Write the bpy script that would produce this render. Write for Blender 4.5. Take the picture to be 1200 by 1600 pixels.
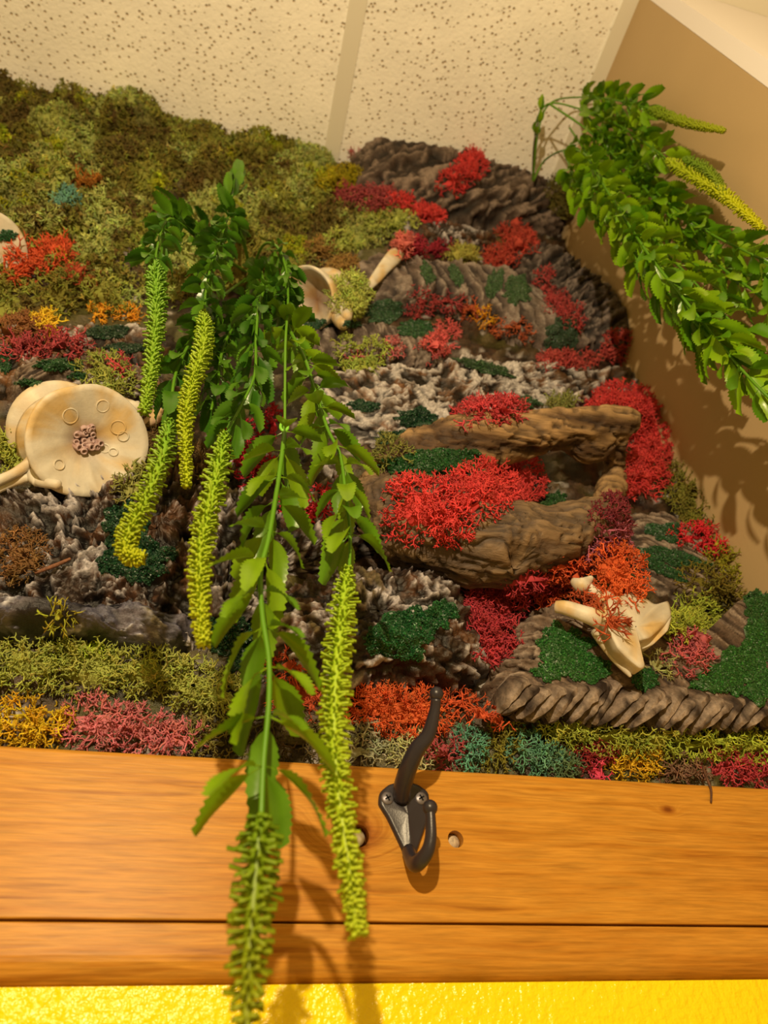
import bpy, math, random
import numpy as np
from mathutils import Vector, Matrix
from mathutils.bvhtree import BVHTree

for o in list(bpy.data.objects): bpy.data.objects.remove(o)
rng = np.random.default_rng(7)
random.seed(7)
SC = bpy.context.scene
COL = SC.collection

# ------------------------------------------------------------------ camera
# world: X along the moss wall (right), Y into the wall, Z up; camera at the origin
FPX = 1060.0
r_ = np.array([5080., 684., 1060.]); r_ /= np.linalg.norm(r_)
f_ = np.array([-376., 990., 1060.]); f_ -= r_ * (f_ @ r_); f_ /= np.linalg.norm(f_)
u_ = np.cross(r_, f_); u_ /= np.linalg.norm(u_)
CW = np.stack([r_, f_, u_])            # rows: world axes in camera (x right, y down, z forward)
cam_d = bpy.data.cameras.new('camera'); cam = bpy.data.objects.new('camera', cam_d); COL.objects.link(cam)
R = Matrix(((CW[0, 0], -CW[0, 1], -CW[0, 2]), (CW[1, 0], -CW[1, 1], -CW[1, 2]), (CW[2, 0], -CW[2, 1], -CW[2, 2])))
cam.matrix_world = R.to_4x4()
cam_d.sensor_fit = 'AUTO'; cam_d.sensor_width = 36.0; cam_d.lens = FPX / 1600.0 * 36.0
cam_d.clip_start = 0.01
cam_d.dof.use_dof = True; cam_d.dof.focus_distance = 0.64; cam_d.dof.aperture_fstop = 5.8
SC.camera = cam

# ------------------------------------------------------------------ world, lamp, exposure
TINT = np.array([1.0, 0.72, 0.36])
w = bpy.data.worlds.new('world'); SC.world = w; w.use_nodes = True
bg = w.node_tree.nodes['Background']; bg.inputs[0].default_value = (1.0, 0.58, 0.14, 1); bg.inputs[1].default_value = 0.36
ld = bpy.data.lights.new('room_lamp', 'POINT'); ld.energy = 38; ld.color = (1.0, 0.76, 0.43); ld.shadow_soft_size = 0.013
lo = bpy.data.objects.new('room_lamp', ld); COL.objects.link(lo); lo.location = (-0.20, -0.60, 0.40)
SC.view_settings.view_transform = 'Standard'; SC.view_settings.look = 'None'
SC.view_settings.gamma = 1.0; SC.view_settings.use_curve_mapping = False
SC.view_settings.exposure = 0.70

# ------------------------------------------------------------------ helpers
def ray(px, py):
    return CW @ np.array([px - 600.0, py - 800.0, FPX])
def P(px, py, Y):
    d = ray(px, py); return d * (Y / d[1])
def lin(rgb):
    c = np.array(rgb, float) / 255
    return np.where(c <= .04045, c / 12.92, ((c + .055) / 1.055) ** 2.4)
def alb(rgb, k=1.0):
    """albedo that shows as rgb under the warm lamp"""
    return np.clip(lin(rgb) / TINT * k, 0.002, 0.92)

GR = rng.normal(size=(256, 3)); GR /= np.linalg.norm(GR, axis=1)[:, None]
RND = rng.random(4096)
def hsh(i, seed):
    h = (i[..., 0] * 73856093) ^ (i[..., 1] * 19349663) ^ (i[..., 2] * 83492791) ^ (seed * 2654435761)
    h = (h ^ (h >> 13)) * 1274126177
    return (h ^ (h >> 16)) & 0x7fffffff
def perlin(p, seed=0):
    p = np.asarray(p, float); i = np.floor(p).astype(np.int64); f = p - i
    u = f * f * f * (f * (f * 6 - 15) + 10); out = np.zeros(len(p))
    for a in (0, 1):
        for b in (0, 1):
            for c in (0, 1):
                g = GR[hsh(i + np.array([a, b, c]), seed) & 255]
                wgt = (u[:, 0] if a else 1 - u[:, 0]) * (u[:, 1] if b else 1 - u[:, 1]) * (u[:, 2] if c else 1 - u[:, 2])
                out += wgt * ((f - np.array([a, b, c])) * g).sum(1)
    return out * 1.5
def fbm(p, seed=0, o=4):
    s = np.zeros(len(p)); a = 1.0
    for k in range(o):
        s += a * perlin(p * 2 ** k, seed + k); a *= .5
    return s
def worley(p, seed=0):
    p = np.asarray(p, float); i = np.floor(p).astype(np.int64)
    d1 = np.full(len(p), 9.); d2 = np.full(len(p), 9.); idn = np.zeros(len(p), np.int64)
    for a in (-1, 0, 1):
        for b in (-1, 0, 1):
            for c in (-1, 0, 1):
                j = i + np.array([a, b, c]); h = hsh(j, seed)
                q = j + np.stack([RND[h & 4095], RND[(h >> 7) & 4095], RND[(h >> 14) & 4095]], 1)
                d = np.linalg.norm(p - q, axis=1)
                m = d < d1
                d2 = np.where(m, d1, np.minimum(d2, d)); idn = np.where(m, h, idn); d1 = np.where(m, d, d1)
    return d1, d2, RND[idn & 4095]

ORI = {}
def make_mesh(name, V, faces, col=None, smooth=True):
    me = bpy.data.meshes.new(name)
    fa = faces if isinstance(faces, list) else [faces]
    fa = [np.asarray(f, np.int32) for f in fa if len(f)]
    nl = sum(f.size for f in fa); npol = sum(len(f) for f in fa)
    me.vertices.add(len(V)); me.vertices.foreach_set('co', np.asarray(V, np.float32).ravel())
    me.loops.add(nl); me.polygons.add(npol)
    me.loops.foreach_set('vertex_index', np.concatenate([f.ravel() for f in fa]))
    tot = np.concatenate([np.full(len(f), f.shape[1], np.int32) for f in fa])
    st = np.concatenate([[0], np.cumsum(tot)[:-1]]).astype(np.int32)
    me.polygons.foreach_set('loop_start', st)
    me.polygons.foreach_set('use_smooth', np.full(npol, smooth))
    if col is not None:
        a = me.color_attributes.new('Col', 'FLOAT_COLOR', 'POINT')
        c4 = np.ones((len(V), 4), np.float32); c4[:, :3] = col
        a.data.foreach_set('color', c4.ravel())
    me.update(); me.validate()
    return me
def link(name, me, mat, parent=None, at=None):
    ob = bpy.data.objects.new(name, me); COL.objects.link(ob)
    if mat is not None and not me.materials: me.materials.append(mat)
    at = np.zeros(3) if at is None else np.asarray(at)
    if parent is not None:
        ob.parent = parent; ob.location = at - ORI[parent.name]
    else: ob.location = at
    ORI[ob.name] = at
    return ob
def mk(name, V, faces, mat, parent=None, col=None, smooth=True):
    V = np.asarray(V, float); c = V.mean(0)
    return link(name, make_mesh(name, V - c, faces, col, smooth), mat, parent, c)
def empty(name, at):
    o = bpy.data.objects.new(name, None); COL.objects.link(o); o.location = at; o.empty_display_size = .02
    ORI[o.name] = np.asarray(at, float); return o
def tag(o, label, cat=None, group=None, kind=None):
    if label: o['label'] = label
    if cat: o['category'] = cat
    if group: o['group'] = group
    if kind: o['kind'] = kind
    return o
def structure(o): o['kind'] = 'structure'; return o

def catmull(pts, n):
    pts = np.asarray(pts, float); m = len(pts)
    ext = np.vstack([2 * pts[0] - pts[1], pts, 2 * pts[-1] - pts[-2]]); out = []
    for t in np.linspace(0, m - 1 - 1e-9, n):
        i = int(t); f = t - i; a, b, c, d = ext[i:i + 4]
        out.append(.5 * (2 * b + (c - a) * f + (2 * a - 5 * b + 4 * c - d) * f * f + (3 * b - 3 * c + d - a) * f ** 3))
    return np.array(out)
def frames(pts):
    T = np.gradient(pts, axis=0); T /= np.linalg.norm(T, axis=1)[:, None] + 1e-12
    ref = np.array([0, 1., 0]) if abs(T[0][1]) < .9 else np.array([1., 0, 0])
    N = []; n = ref - T[0] * (ref @ T[0]); n /= np.linalg.norm(n)
    for t in T:
        n = n - t * (n @ t); n /= np.linalg.norm(n) + 1e-12; N.append(n)
    N = np.array(N); return T, N, np.cross(T, N)
def tube(pts, rad, k=8, cap=True, flat=1.0):
    pts = np.asarray(pts, float); n = len(pts); rad = np.broadcast_to(rad, n)
    T, N, B = frames(pts); a = np.arange(k) * 2 * math.pi / k
    V = (pts[:, None] + rad[:, None, None] * (np.cos(a)[None, :, None] * N[:, None] + flat * np.sin(a)[None, :, None] * B[:, None])).reshape(-1, 3)
    i = np.arange(n - 1)[:, None] * k; j = np.arange(k)[None]
    q = np.stack([i + j, i + (j + 1) % k, i + k + (j + 1) % k, i + k + j], -1).reshape(-1, 4)
    tri = np.zeros((0, 3), int)
    if cap:
        V = np.vstack([V, pts[0] - T[0] * rad[0] * .3, pts[-1] + T[-1] * rad[-1] * .5]); b = n * k
        jj = np.arange(k)
        tri = np.vstack([np.stack([(jj + 1) % k, jj, np.full(k, b)], 1), np.stack([b - k + jj, b - k + (jj + 1) % k, np.full(k, b + 1)], 1)])
    return V, q, tri
def sphere(c, r, nu=14, nv=9):
    th = np.linspace(0.02, math.pi - .02, nv); ph = np.arange(nu) * 2 * math.pi / nu
    V = np.stack([np.sin(th)[:, None] * np.cos(ph), np.sin(th)[:, None] * np.sin(ph), np.cos(th)[:, None] * np.ones(nu)], -1).reshape(-1, 3) * r + np.asarray(c)
    i = np.arange(nv - 1)[:, None] * nu; j = np.arange(nu)[None]
    q = np.stack([i + j, i + nu + j, i + nu + (j + 1) % nu, i + (j + 1) % nu], -1).reshape(-1, 4)
    return V, q
def join(parts):
    """parts: (V, faces...) -> V, [quads, tris]"""
    Vs, Q, T, b = [], [], [], 0
    for p in parts:
        Vs.append(p[0])
        for f in p[1:]:
            f = np.asarray(f)
            if f.size == 0: continue
            (Q if f.shape[1] == 4 else T).append(f + b)
        b += len(p[0])
    return np.vstack(Vs), [np.vstack(Q) if Q else np.zeros((0, 4), int), np.vstack(T) if T else np.zeros((0, 3), int)]
def lathe(prof, c, axis, N=48, ref=(1, 0, 0)):
    a = np.asarray(axis, float); a /= np.linalg.norm(a); r0 = np.asarray(ref, float); x = r0 - a * (a @ r0); x /= np.linalg.norm(x); y = np.cross(a, x)
    pr = np.asarray(prof, float); n = len(pr); ph = np.arange(N) * 2 * math.pi / N
    V = (np.asarray(c) + pr[:, 1][:, None, None] * a + pr[:, 0][:, None, None] * (np.cos(ph)[None, :, None] * x + np.sin(ph)[None, :, None] * y)).reshape(-1, 3)
    i = np.arange(n - 1)[:, None] * N; j = np.arange(N)[None]
    q = np.stack([i + j, i + N + j, i + N + (j + 1) % N, i + (j + 1) % N], -1).reshape(-1, 4)
    return V, q
def box(x0, x1, y0, y1, z0, z1, bev=0.0):
    V = np.array([(x, y, z) for x in (x0, x1) for y in (y0, y1) for z in (z0, z1)], float)
    q = np.array([(0, 1, 3, 2), (4, 6, 7, 5), (0, 4, 5, 1), (2, 3, 7, 6), (0, 2, 6, 4), (1, 5, 7, 3)])
    return V, q
def remesh(V, faces, voxel, smooth_it=3):
    me = make_mesh('tmp', V, faces); ob = bpy.data.objects.new('tmp', me); COL.objects.link(ob)
    m = ob.modifiers.new('r', 'REMESH'); m.mode = 'VOXEL'; m.voxel_size = voxel
    if smooth_it:
        s = ob.modifiers.new('s', 'SMOOTH'); s.iterations = smooth_it; s.factor = .5
    dg = bpy.context.evaluated_depsgraph_get(); ev = ob.evaluated_get(dg); m2 = ev.to_mesh()
    V2 = np.empty(len(m2.vertices) * 3, np.float32); m2.vertices.foreach_get('co', V2); V2 = V2.reshape(-1, 3).astype(float)
    N2 = np.empty(len(m2.vertices) * 3, np.float32); m2.vertices.foreach_get('normal', N2); N2 = N2.reshape(-1, 3).astype(float)
    q = [tuple(p.vertices) for p in m2.polygons]
    Q = np.array([f for f in q if len(f) == 4], int).reshape(-1, 4); T = np.array([f for f in q if len(f) == 3], int).reshape(-1, 3)
    ev.to_mesh_clear(); bpy.data.objects.remove(ob); bpy.data.meshes.remove(me)
    return V2, [Q, T], N2

# ------------------------------------------------------------------ materials
def mat(name, rough=.6, spec=.4):
    m = bpy.data.materials.new(name); m.use_nodes = True; nt = m.node_tree
    b = nt.nodes['Principled BSDF']; b.inputs['Roughness'].default_value = rough; b.inputs['Specular IOR Level'].default_value = spec
    return m, nt, b
def nd(nt, t, **kw):
    n = nt.nodes.new(t)
    for k, v in kw.items(): setattr(n, k, v)
    return n
def noise(nt, vec, scale, detail=3, rough=.55, dist=0):
    n = nd(nt, 'ShaderNodeTexNoise'); n.inputs['Scale'].default_value = scale; n.inputs['Detail'].default_value = detail
    n.inputs['Roughness'].default_value = rough; n.inputs['Distortion'].default_value = dist
    if vec is not None: nt.links.new(vec, n.inputs['Vector'])
    return n
def ramp(nt, fac, stops):
    n = nd(nt, 'ShaderNodeValToRGB'); e = n.color_ramp.elements
    while len(e) < len(stops): e.new(.5)
    for k, (p, c) in enumerate(stops):
        e[k].position = p; e[k].color = (*[float(v) for v in c], 1) if hasattr(c, '__len__') else (c, c, c, 1)
    nt.links.new(fac, n.inputs[0]); return n
def math_(nt, op, a, b=None, c=None):
    n = nd(nt, 'ShaderNodeMath', operation=op)
    for k, v in enumerate((a, b, c)):
        if v is None: continue
        if isinstance(v, (int, float)): n.inputs[k].default_value = v
        else: nt.links.new(v, n.inputs[k])
    return n.outputs[0]
def bump(nt, bsdf, h, strength, dist):
    n = nd(nt, 'ShaderNodeBump'); n.inputs['Strength'].default_value = strength; n.inputs['Distance'].default_value = dist
    nt.links.new(h, n.inputs['Height']); nt.links.new(n.outputs[0], bsdf.inputs['Normal']); return n
def mult(nt, a, b, fac=1.0):
    n = nd(nt, 'ShaderNodeMix', data_type='RGBA', blend_type='MULTIPLY'); n.inputs[0].default_value = fac
    nt.links.new(a, n.inputs[6]); nt.links.new(b, n.inputs[7]); return n.outputs[2]
def pos(nt): return nd(nt, 'ShaderNodeNewGeometry').outputs['Position']

def attr_mat(name, rough, spec, nscale=None, lo=.6, hi=1.25, bscale=None, bdist=.001, bstr=.6, transl=0.0, sheen=0.0):
    m, nt, b = mat(name, rough, spec)
    a = nd(nt, 'ShaderNodeAttribute', attribute_name='Col'); c = a.outputs['Color']
    p = pos(nt)
    if nscale:
        n = noise(nt, p, nscale, 4); rp = ramp(nt, n.outputs[0], [(.3, lo), (.7, hi)]); c = mult(nt, c, rp.outputs[0])
    nt.links.new(c, b.inputs['Base Color'])
    if bscale:
        n2 = noise(nt, p, bscale, 5, .65); bump(nt, b, n2.outputs[0], bstr, bdist)
    if transl:
        t = nd(nt, 'ShaderNodeBsdfTranslucent'); nt.links.new(c, t.inputs[0])
        mx = nd(nt, 'ShaderNodeMixShader'); mx.inputs[0].default_value = transl
        nt.links.new(b.outputs[0], mx.inputs[1]); nt.links.new(t.outputs[0], mx.inputs[2])
        nt.links.new(mx.outputs[0], nt.nodes['Material Output'].inputs[0])
    return m
M_moss = attr_mat('moss', .75, .25, transl=.18)
M_bark = attr_mat('bark', .62, .35, 260, .62, 1.3, 420, .0016, .7)
M_crumb = attr_mat('crumbly_bark', .3, .5, 300, .55, 1.35, 500, .0014, .7)
def drift_mat():
    m, nt, b = mat('driftwood', .62, .3); a = nd(nt, 'ShaderNodeAttribute', attribute_name='Col')
    mp = nd(nt, 'ShaderNodeMapping'); mp.inputs['Scale'].default_value = (22, 170, 170); nt.links.new(pos(nt), mp.inputs[0])
    n1 = noise(nt, mp.outputs[0], 1.0, 5, .6, .6); r1 = ramp(nt, n1.outputs[0], [(.3, .5), (.5, 1.0), (.75, 1.25)])
    nt.links.new(mult(nt, a.outputs['Color'], r1.outputs[0]), b.inputs['Base Color']); bump(nt, b, n1.outputs[0], .8, .003); return m
M_drift = drift_mat()
M_flock = attr_mat('green_flock', .45, .5)
M_bone = attr_mat('bone', .5, .4, 60, .9, 1.08, 260, .0006, .5)
M_leaf = attr_mat('plastic_leaf', .3, .5, 40, .85, 1.15, transl=.22)
M_catkin = attr_mat('catkin', .45, .4, transl=.3)
M_stem = attr_mat('stem', .4, .45)

def plain(name, rgb, rough, spec, metal=0.0, k=1.0, nscale=None, bscale=None, bdist=.001, bstr=.4, amp=.08):
    m, nt, b = mat(name, rough, spec); c = alb(rgb, k); b.inputs['Metallic'].default_value = metal
    b.inputs['Base Color'].default_value = (*c, 1)
    if nscale:
        n = noise(nt, pos(nt), nscale, 4); rp = ramp(nt, n.outputs[0], [(.3, c * (1 - amp)), (.7, np.minimum(c * (1 + amp), 1))])
        nt.links.new(rp.outputs[0], b.inputs['Base Color'])
    if bscale:
        n2 = noise(nt, pos(nt), bscale, 3); bump(nt, b, n2.outputs[0], bstr, bdist)
    return m
M_yellow = plain('yellow_paint', (255, 190, 4), .22, .5, k=1.0, nscale=5, bscale=150, bdist=.004, bstr=.7, amp=.03)
M_beige = plain('beige_paint', (182, 136, 74), .6, .3, k=1.0, nscale=4, bscale=160, bdist=.0006, bstr=.25, amp=.03)
M_white = plain('white_trim', (222, 190, 134), .4, .4)
M_pale = plain('pale_front', (238, 204, 160), .5, .3)
M_iron = plain('black_iron', (40, 31, 27), .34, .5, k=1.0, nscale=60, bscale=700, bdist=.0003, bstr=.3, amp=.1)
M_screw = plain('screw_metal', (120, 100, 78), .4, .5, metal=.6)
M_slot = plain('screw_slot', (16, 12, 10), .7, .2)
M_plug = plain('screw_head', (245, 225, 185), .25, .6)
M_chip = plain('raw_wood', (190, 150, 95), .8, .2, nscale=300, amp=.3, bscale=500)

def tile_mat():
    m, nt, b = mat('ceiling_tile', .8, .2); p = pos(nt)
    v = nd(nt, 'ShaderNodeTexVoronoi'); v.inputs['Scale'].default_value = 104; nt.links.new(p, v.inputs['Vector'])
    hole = ramp(nt, v.outputs['Distance'], [(.10, 0.0), (.32, 1.0)])
    sel = nd(nt, 'ShaderNodeSeparateColor'); nt.links.new(v.outputs['Color'], sel.inputs[0])
    on = math_(nt, 'GREATER_THAN', sel.outputs[0], .22)
    inv = math_(nt, 'SUBTRACT', 1.0, hole.outputs[0]); h = math_(nt, 'MULTIPLY', inv, on)
    n = noise(nt, p, 140, 3)
    bh = math_(nt, 'ADD', math_(nt, 'MULTIPLY', h, -1.0), math_(nt, 'MULTIPLY', n.outputs[0], .6))
    c0 = alb((250, 218, 160), 1.05); c1 = alb((206, 160, 100))
    rp = ramp(nt, h, [(0.15, c0), (.85, c1)])
    n3 = noise(nt, p, 9, 2); rp3 = ramp(nt, n3.outputs[0], [(.3, .93), (.7, 1.05)])
    nt.links.new(mult(nt, rp.outputs[0], rp3.outputs[0]), b.inputs['Base Color'])
    bump(nt, b, bh, .9, .003)
    return m
M_tile = tile_mat()

KN = P(556, 1303, .55)
def wood_mat(name, knots, shift=0.0):
    m, nt, b = mat(name, .42, .22); p = pos(nt)
    s = nd(nt, 'ShaderNodeSeparateXYZ'); nt.links.new(p, s.inputs[0]); x, y, z = s.outputs
    fld = math_(nt, 'ADD', z, math_(nt, 'MULTIPLY', y, .35))
    n0 = nd(nt, 'ShaderNodeCombineXYZ'); nt.links.new(math_(nt, 'MULTIPLY', x, 1.6), n0.inputs[0]); nt.links.new(math_(nt, 'MULTIPLY', z, 9), n0.inputs[2]); n0.inputs[1].default_value = shift
    warp = noise(nt, n0.outputs[0], 1.6, 3)
    fld = math_(nt, 'ADD', fld, math_(nt, 'MULTIPLY', warp.outputs[0], .03))
    core = None
    for (kx, kz, sx, sz, a) in knots:
        dx = math_(nt, 'MULTIPLY', math_(nt, 'SUBTRACT', x, kx), 1 / sx); dz = math_(nt, 'MULTIPLY', math_(nt, 'SUBTRACT', z, kz), 1 / sz)
        d2 = math_(nt, 'ADD', math_(nt, 'MULTIPLY', dx, dx), math_(nt, 'MULTIPLY', dz, dz))
        g = math_(nt, 'POWER', 2.718, math_(nt, 'MULTIPLY', d2, -1.0))
        fld = math_(nt, 'ADD', fld, math_(nt, 'MULTIPLY', g, a))
        core = g if core is None else math_(nt, 'MAXIMUM', core, g)
    cv = nd(nt, 'ShaderNodeCombineXYZ'); nt.links.new(math_(nt, 'MULTIPLY', x, .045), cv.inputs[0]); nt.links.new(fld, cv.inputs[2])
    g1 = noise(nt, cv.outputs[0], 125, 3, .6)          # growth rings
    cv2 = nd(nt, 'ShaderNodeCombineXYZ'); nt.links.new(math_(nt, 'MULTIPLY', x, .06), cv2.inputs[0]); nt.links.new(z, cv2.inputs[2]); nt.links.new(y, cv2.inputs[1])
    g2 = noise(nt, cv2.outputs[0], 420, 3, .6)        # fine fibres
    g3 = noise(nt, n0.outputs[0], 1.2, 2)
    r1 = ramp(nt, g1.outputs[0], [(.25, alb((132, 64, 8))), (.40, alb((178, 106, 22))), (.58, alb((194, 122, 32))), (.75, alb((156, 86, 14)))])
    r2 = ramp(nt, g2.outputs[0], [(.3, .74), (.62, 1.06)]); r3 = ramp(nt, g3.outputs[0], [(.3, (.95, .88, .8)), (.7, (1.05, 1.05, 1.05))])
    c = mult(nt, mult(nt, r1.outputs[0], r2.outputs[0]), r3.outputs[0])
    if core is not None:
        rk = ramp(nt, core, [(.5, (1, 1, 1)), (.86, (.62, .46, .36)), (.97, (.36, .22, .16))]); c = mult(nt, c, rk.outputs[0])
    nt.links.new(c, b.inputs['Base Color'])
    bump(nt, b, math_(nt, 'ADD', g2.outputs[0], math_(nt, 'MULTIPLY', g1.outputs[0], .5)), .25, .0006)
    return m
M_wood1 = wood_mat('pine_upper', [(KN[0], KN[2], .034, .022, .05), (P(715, 1262, .55)[0] + .2, KN[2] + .03, .012, .006, .012)])
M_wood2 = wood_mat('pine_lower', [], 3.7)

# ------------------------------------------------------------------ the setting
YW, ZC, XS, YB = 0.60, 1.61, 0.62, 0.55
V, q = box(-1.6, XS + .02, YW, YW + .08, -.9, ZC + .02); structure(mk('wall_back', V, q, M_beige, smooth=False))
V, q = box(-1.6, XS + .02, .5535, YW + .01, -.9, P(600, 1534, YB)[2] - .0005); structure(mk('wall_lower', V, q, M_yellow, smooth=False))
V, q = box(XS, XS + .9, .125, .1495, -.9, ZC - .004); structure(mk('pier_front', V, q, M_pale, smooth=False))  # front of the pier, coloured paler than its side
V, q = box(XS, XS + .9, .15, YW + .08, -.9, ZC + .001); structure(mk('wall_right', V, q, M_beige, smooth=False))
V, q = box(-1.7, 1.6, -.9, .7, ZC + .02, ZC + .06); ceil = structure(mk('ceiling', V, q, M_white, smooth=False))
TB = .088
def tile(x0, x1, y0, y1):
    V, q = box(x0, x1, y0, y1, ZC, ZC + .02); return mk('ceiling_tile', V, q, M_tile, ceil, smooth=False)
for (y0, y1) in ((-.0, .6), (-.62, -.02)): tile(TB - 1.2, TB - .012, y0, y1)
tile(TB + .012, XS - .03, -.0, .6); tile(TB + .012, XS - .03, -.62, -.02)
tile(XS + .03, XS + .6, -.5, .09)
V, q = box(TB - .017, TB + .017, -.7, .6, ZC - .003, ZC + .001); mk('grid_bar', V, q, M_white, ceil, smooth=False)
V, q = box(-1.6, XS, -.02, 0.0, ZC - .0028, ZC + .001); mk('grid_bar', V, q, M_white, ceil, smooth=False)
V, q = box(XS - .03, XS, -.0, .6, ZC - .004, ZC + .001); structure(mk('trim_1', V, q, M_white, smooth=False))
V, q = box(XS, XS + .9, .09, .1249, ZC - .004, ZC + .001); structure(mk('trim_2', V, q, M_white, smooth=False))

# ------------------------------------------------------------------ coat rack board
ZT = P(600, 1197, YB)[2]; ZG = P(600, 1442, YB)[2]; ZB = P(600, 1534, YB)[2]
def plank(name, z0, z1, rad_bottom, rad_top, mat_, parent, holes=()):
    prof = []
    def arc(cy, cz, r, a0, a1, n=8):
        for a in np.linspace(a0, a1, n): prof.append((cy + r * math.cos(a), cz + r * math.sin(a)))
    y0, y1 = YB, YW - .002
    arc(y0 + rad_bottom, z0 + rad_bottom, rad_bottom, 1.5 * math.pi, math.pi)
    arc(y0 + rad_top, z1 - rad_top, rad_top, math.pi, .5 * math.pi)
    prof += [(y1, z1), (y1, z0)]
    pr = np.array(prof); n = len(pr); xs = (-1.4, XS - .002)
    V = np.vstack([np.column_stack([np.full(n, x), pr]) for x in xs])
    j = np.arange(n); q = np.stack([j, (j + 1) % n, n + (j + 1) % n, n + j], 1)
    me = make_mesh(name, V, [q], smooth=False)
    import bmesh
    bm = bmesh.new(); bm.from_mesh(me); bm.verts.ensure_lookup_table()
    bm.faces.new([bm.verts[i] for i in range(n)]); bm.faces.new([bm.verts[n + i] for i in range(n)][::-1])
    bmesh.ops.recalc_face_normals(bm, faces=bm.faces); bm.to_mesh(me); bm.free()
    ob = bpy.data.objects.new(name, me); COL.objects.link(ob); me.materials.append(mat_)
    for (c, r) in holes:
        Vh, qh, th = tube(np.array([[c[0], YB - .02, c[2]], [c[0], YB + .012, c[2]]]), r, 24)
        cm = make_mesh('cut', Vh, [qh, th]); cm.materials.append(mat_)
        bmc = bmesh.new(); bmc.from_mesh(cm); bmesh.ops.recalc_face_normals(bmc, faces=bmc.faces); bmc.to_mesh(cm); bmc.free()
        co = bpy.data.objects.new('cut', cm); COL.objects.link(co)
        md = ob.modifiers.new('b', 'BOOLEAN'); md.operation = 'DIFFERENCE'; md.object = co; md.solver = 'EXACT'
        dg = bpy.context.evaluated_depsgraph_get(); me2 = bpy.data.meshes.new_from_object(ob.evaluated_get(dg))
        ob.modifiers.remove(md); ob.data = me2; bpy.data.objects.remove(co)
    for p in ob.data.polygons: p.use_smooth = False
    ob.parent = parent; ob.location = -ORI[parent.name]; ORI[ob.name] = np.zeros(3)
    return ob
rack = tag(empty('coat_rack_board', (0, YB, ZB)), 'long varnished pine board running under the moss panel', 'board')
H1 = P(560, 1306, YB); H2 = P(712, 1311, YB)
pl = plank('plank', ZG + .0008, ZT, .0012, .004, M_wood1, rack, [(H1, .0085), (H2, .0066)])
plank('plank', ZB, ZG - .0008, .016, .0012, M_wood2, rack)
V, q, t = tube(np.array([H1 + [0, .010, 0], H1 + [0, .0045, 0], H1 + [0, .003, 0]]), np.array([.0062, .0062, .004]), 20)
tag(mk('screw_head', V, [q, t], M_plug, rack), 'shiny pale screw head sunk in the knot')
V, q, t = tube(np.array([H2 + [0, .0125, 0], H2 + [0, .008, 0]]), np.array([.0066, .0058]), 20)
tag(mk('raw_wood_hole', V, [q, t], M_chip, rack), 'pale raw wood inside the empty drilled hole')

# ------------------------------------------------------------------ moss panel substrate
SUBV, SUBF, SUBN = [], [], [0]
def sub_add(V, faces):
    for f in (faces if isinstance(faces, list) else [faces]):
        if len(f): SUBF.extend((np.asarray(f) + SUBN[0]).tolist())
    SUBV.append(np.asarray(V)); SUBN[0] += len(V)

def resample(poly, n):
    p = np.asarray(poly, float); p = np.vstack([p, p[:1]]); d = np.r_[0, np.cumsum(np.linalg.norm(np.diff(p, axis=0), axis=1))]
    # smooth closed curve
    t = np.linspace(0, d[-1], n, endpoint=False)
    out = np.column_stack([np.interp(t, d, p[:, 0]), np.interp(t, d, p[:, 1])])
    k = max(1, n // 60)
    for _ in range(k): out = .25 * np.roll(out, 1, 0) + .5 * out + .25 * np.roll(out, -1, 0)
    return out

def polar_slab(px, T, N=240, Rn=44, edge=5.0, back=YW - .012, front_k=.8):
    b2 = resample(px, N); y = b2[:, 1]; s = (y - y.min()) / (np.ptp(y) + 1e-6)
    Yv = (back - T * front_k) * (1 - s) + back * s
    b = np.array([P(x_, y_, Y_) for (x_, y_), Y_ in zip(b2, Yv)])[:, [0, 2]]
    c = b.mean(0); rr = np.linspace(.004, 1, Rn) ** .8
    XZ = c + rr[:, None, None] * (b - c)[None]
    rad = (b - c); rad = rad / np.linalg.norm(rad, axis=1)[:, None]
    h = T * np.clip(1 - rr ** edge, 0, 1) ** .6
    V = np.zeros((Rn, N, 3)); V[..., 0] = XZ[..., 0]; V[..., 2] = XZ[..., 1]; V[..., 1] = back - h[:, None]
    e = (rr ** 5)[:, None, None]
    D = np.zeros((Rn, N, 3)); D[..., 1] = -1; D = D * (1 - e); D[..., 0] += e[..., 0] * rad[None, :, 0]; D[..., 2] += e[..., 0] * rad[None, :, 1]
    D /= np.linalg.norm(D, axis=-1)[..., None]
    i = np.arange(Rn - 1)[:, None] * N; j = np.arange(N)[None]
    q = np.stack([i + j, i + N + j, i + N + (j + 1) % N, i + (j + 1) % N], -1).reshape(-1, 4)
    return V.reshape(-1, 3), q, D.reshape(-1, 3), np.repeat(rr, N)

def mixc(a, b, t): return a * (1 - t[:, None]) + b * t[:, None]
def sstep(a, b, x): t = np.clip((x - a) / (b - a), 0, 1); return t * t * (3 - 2 * t)

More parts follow.
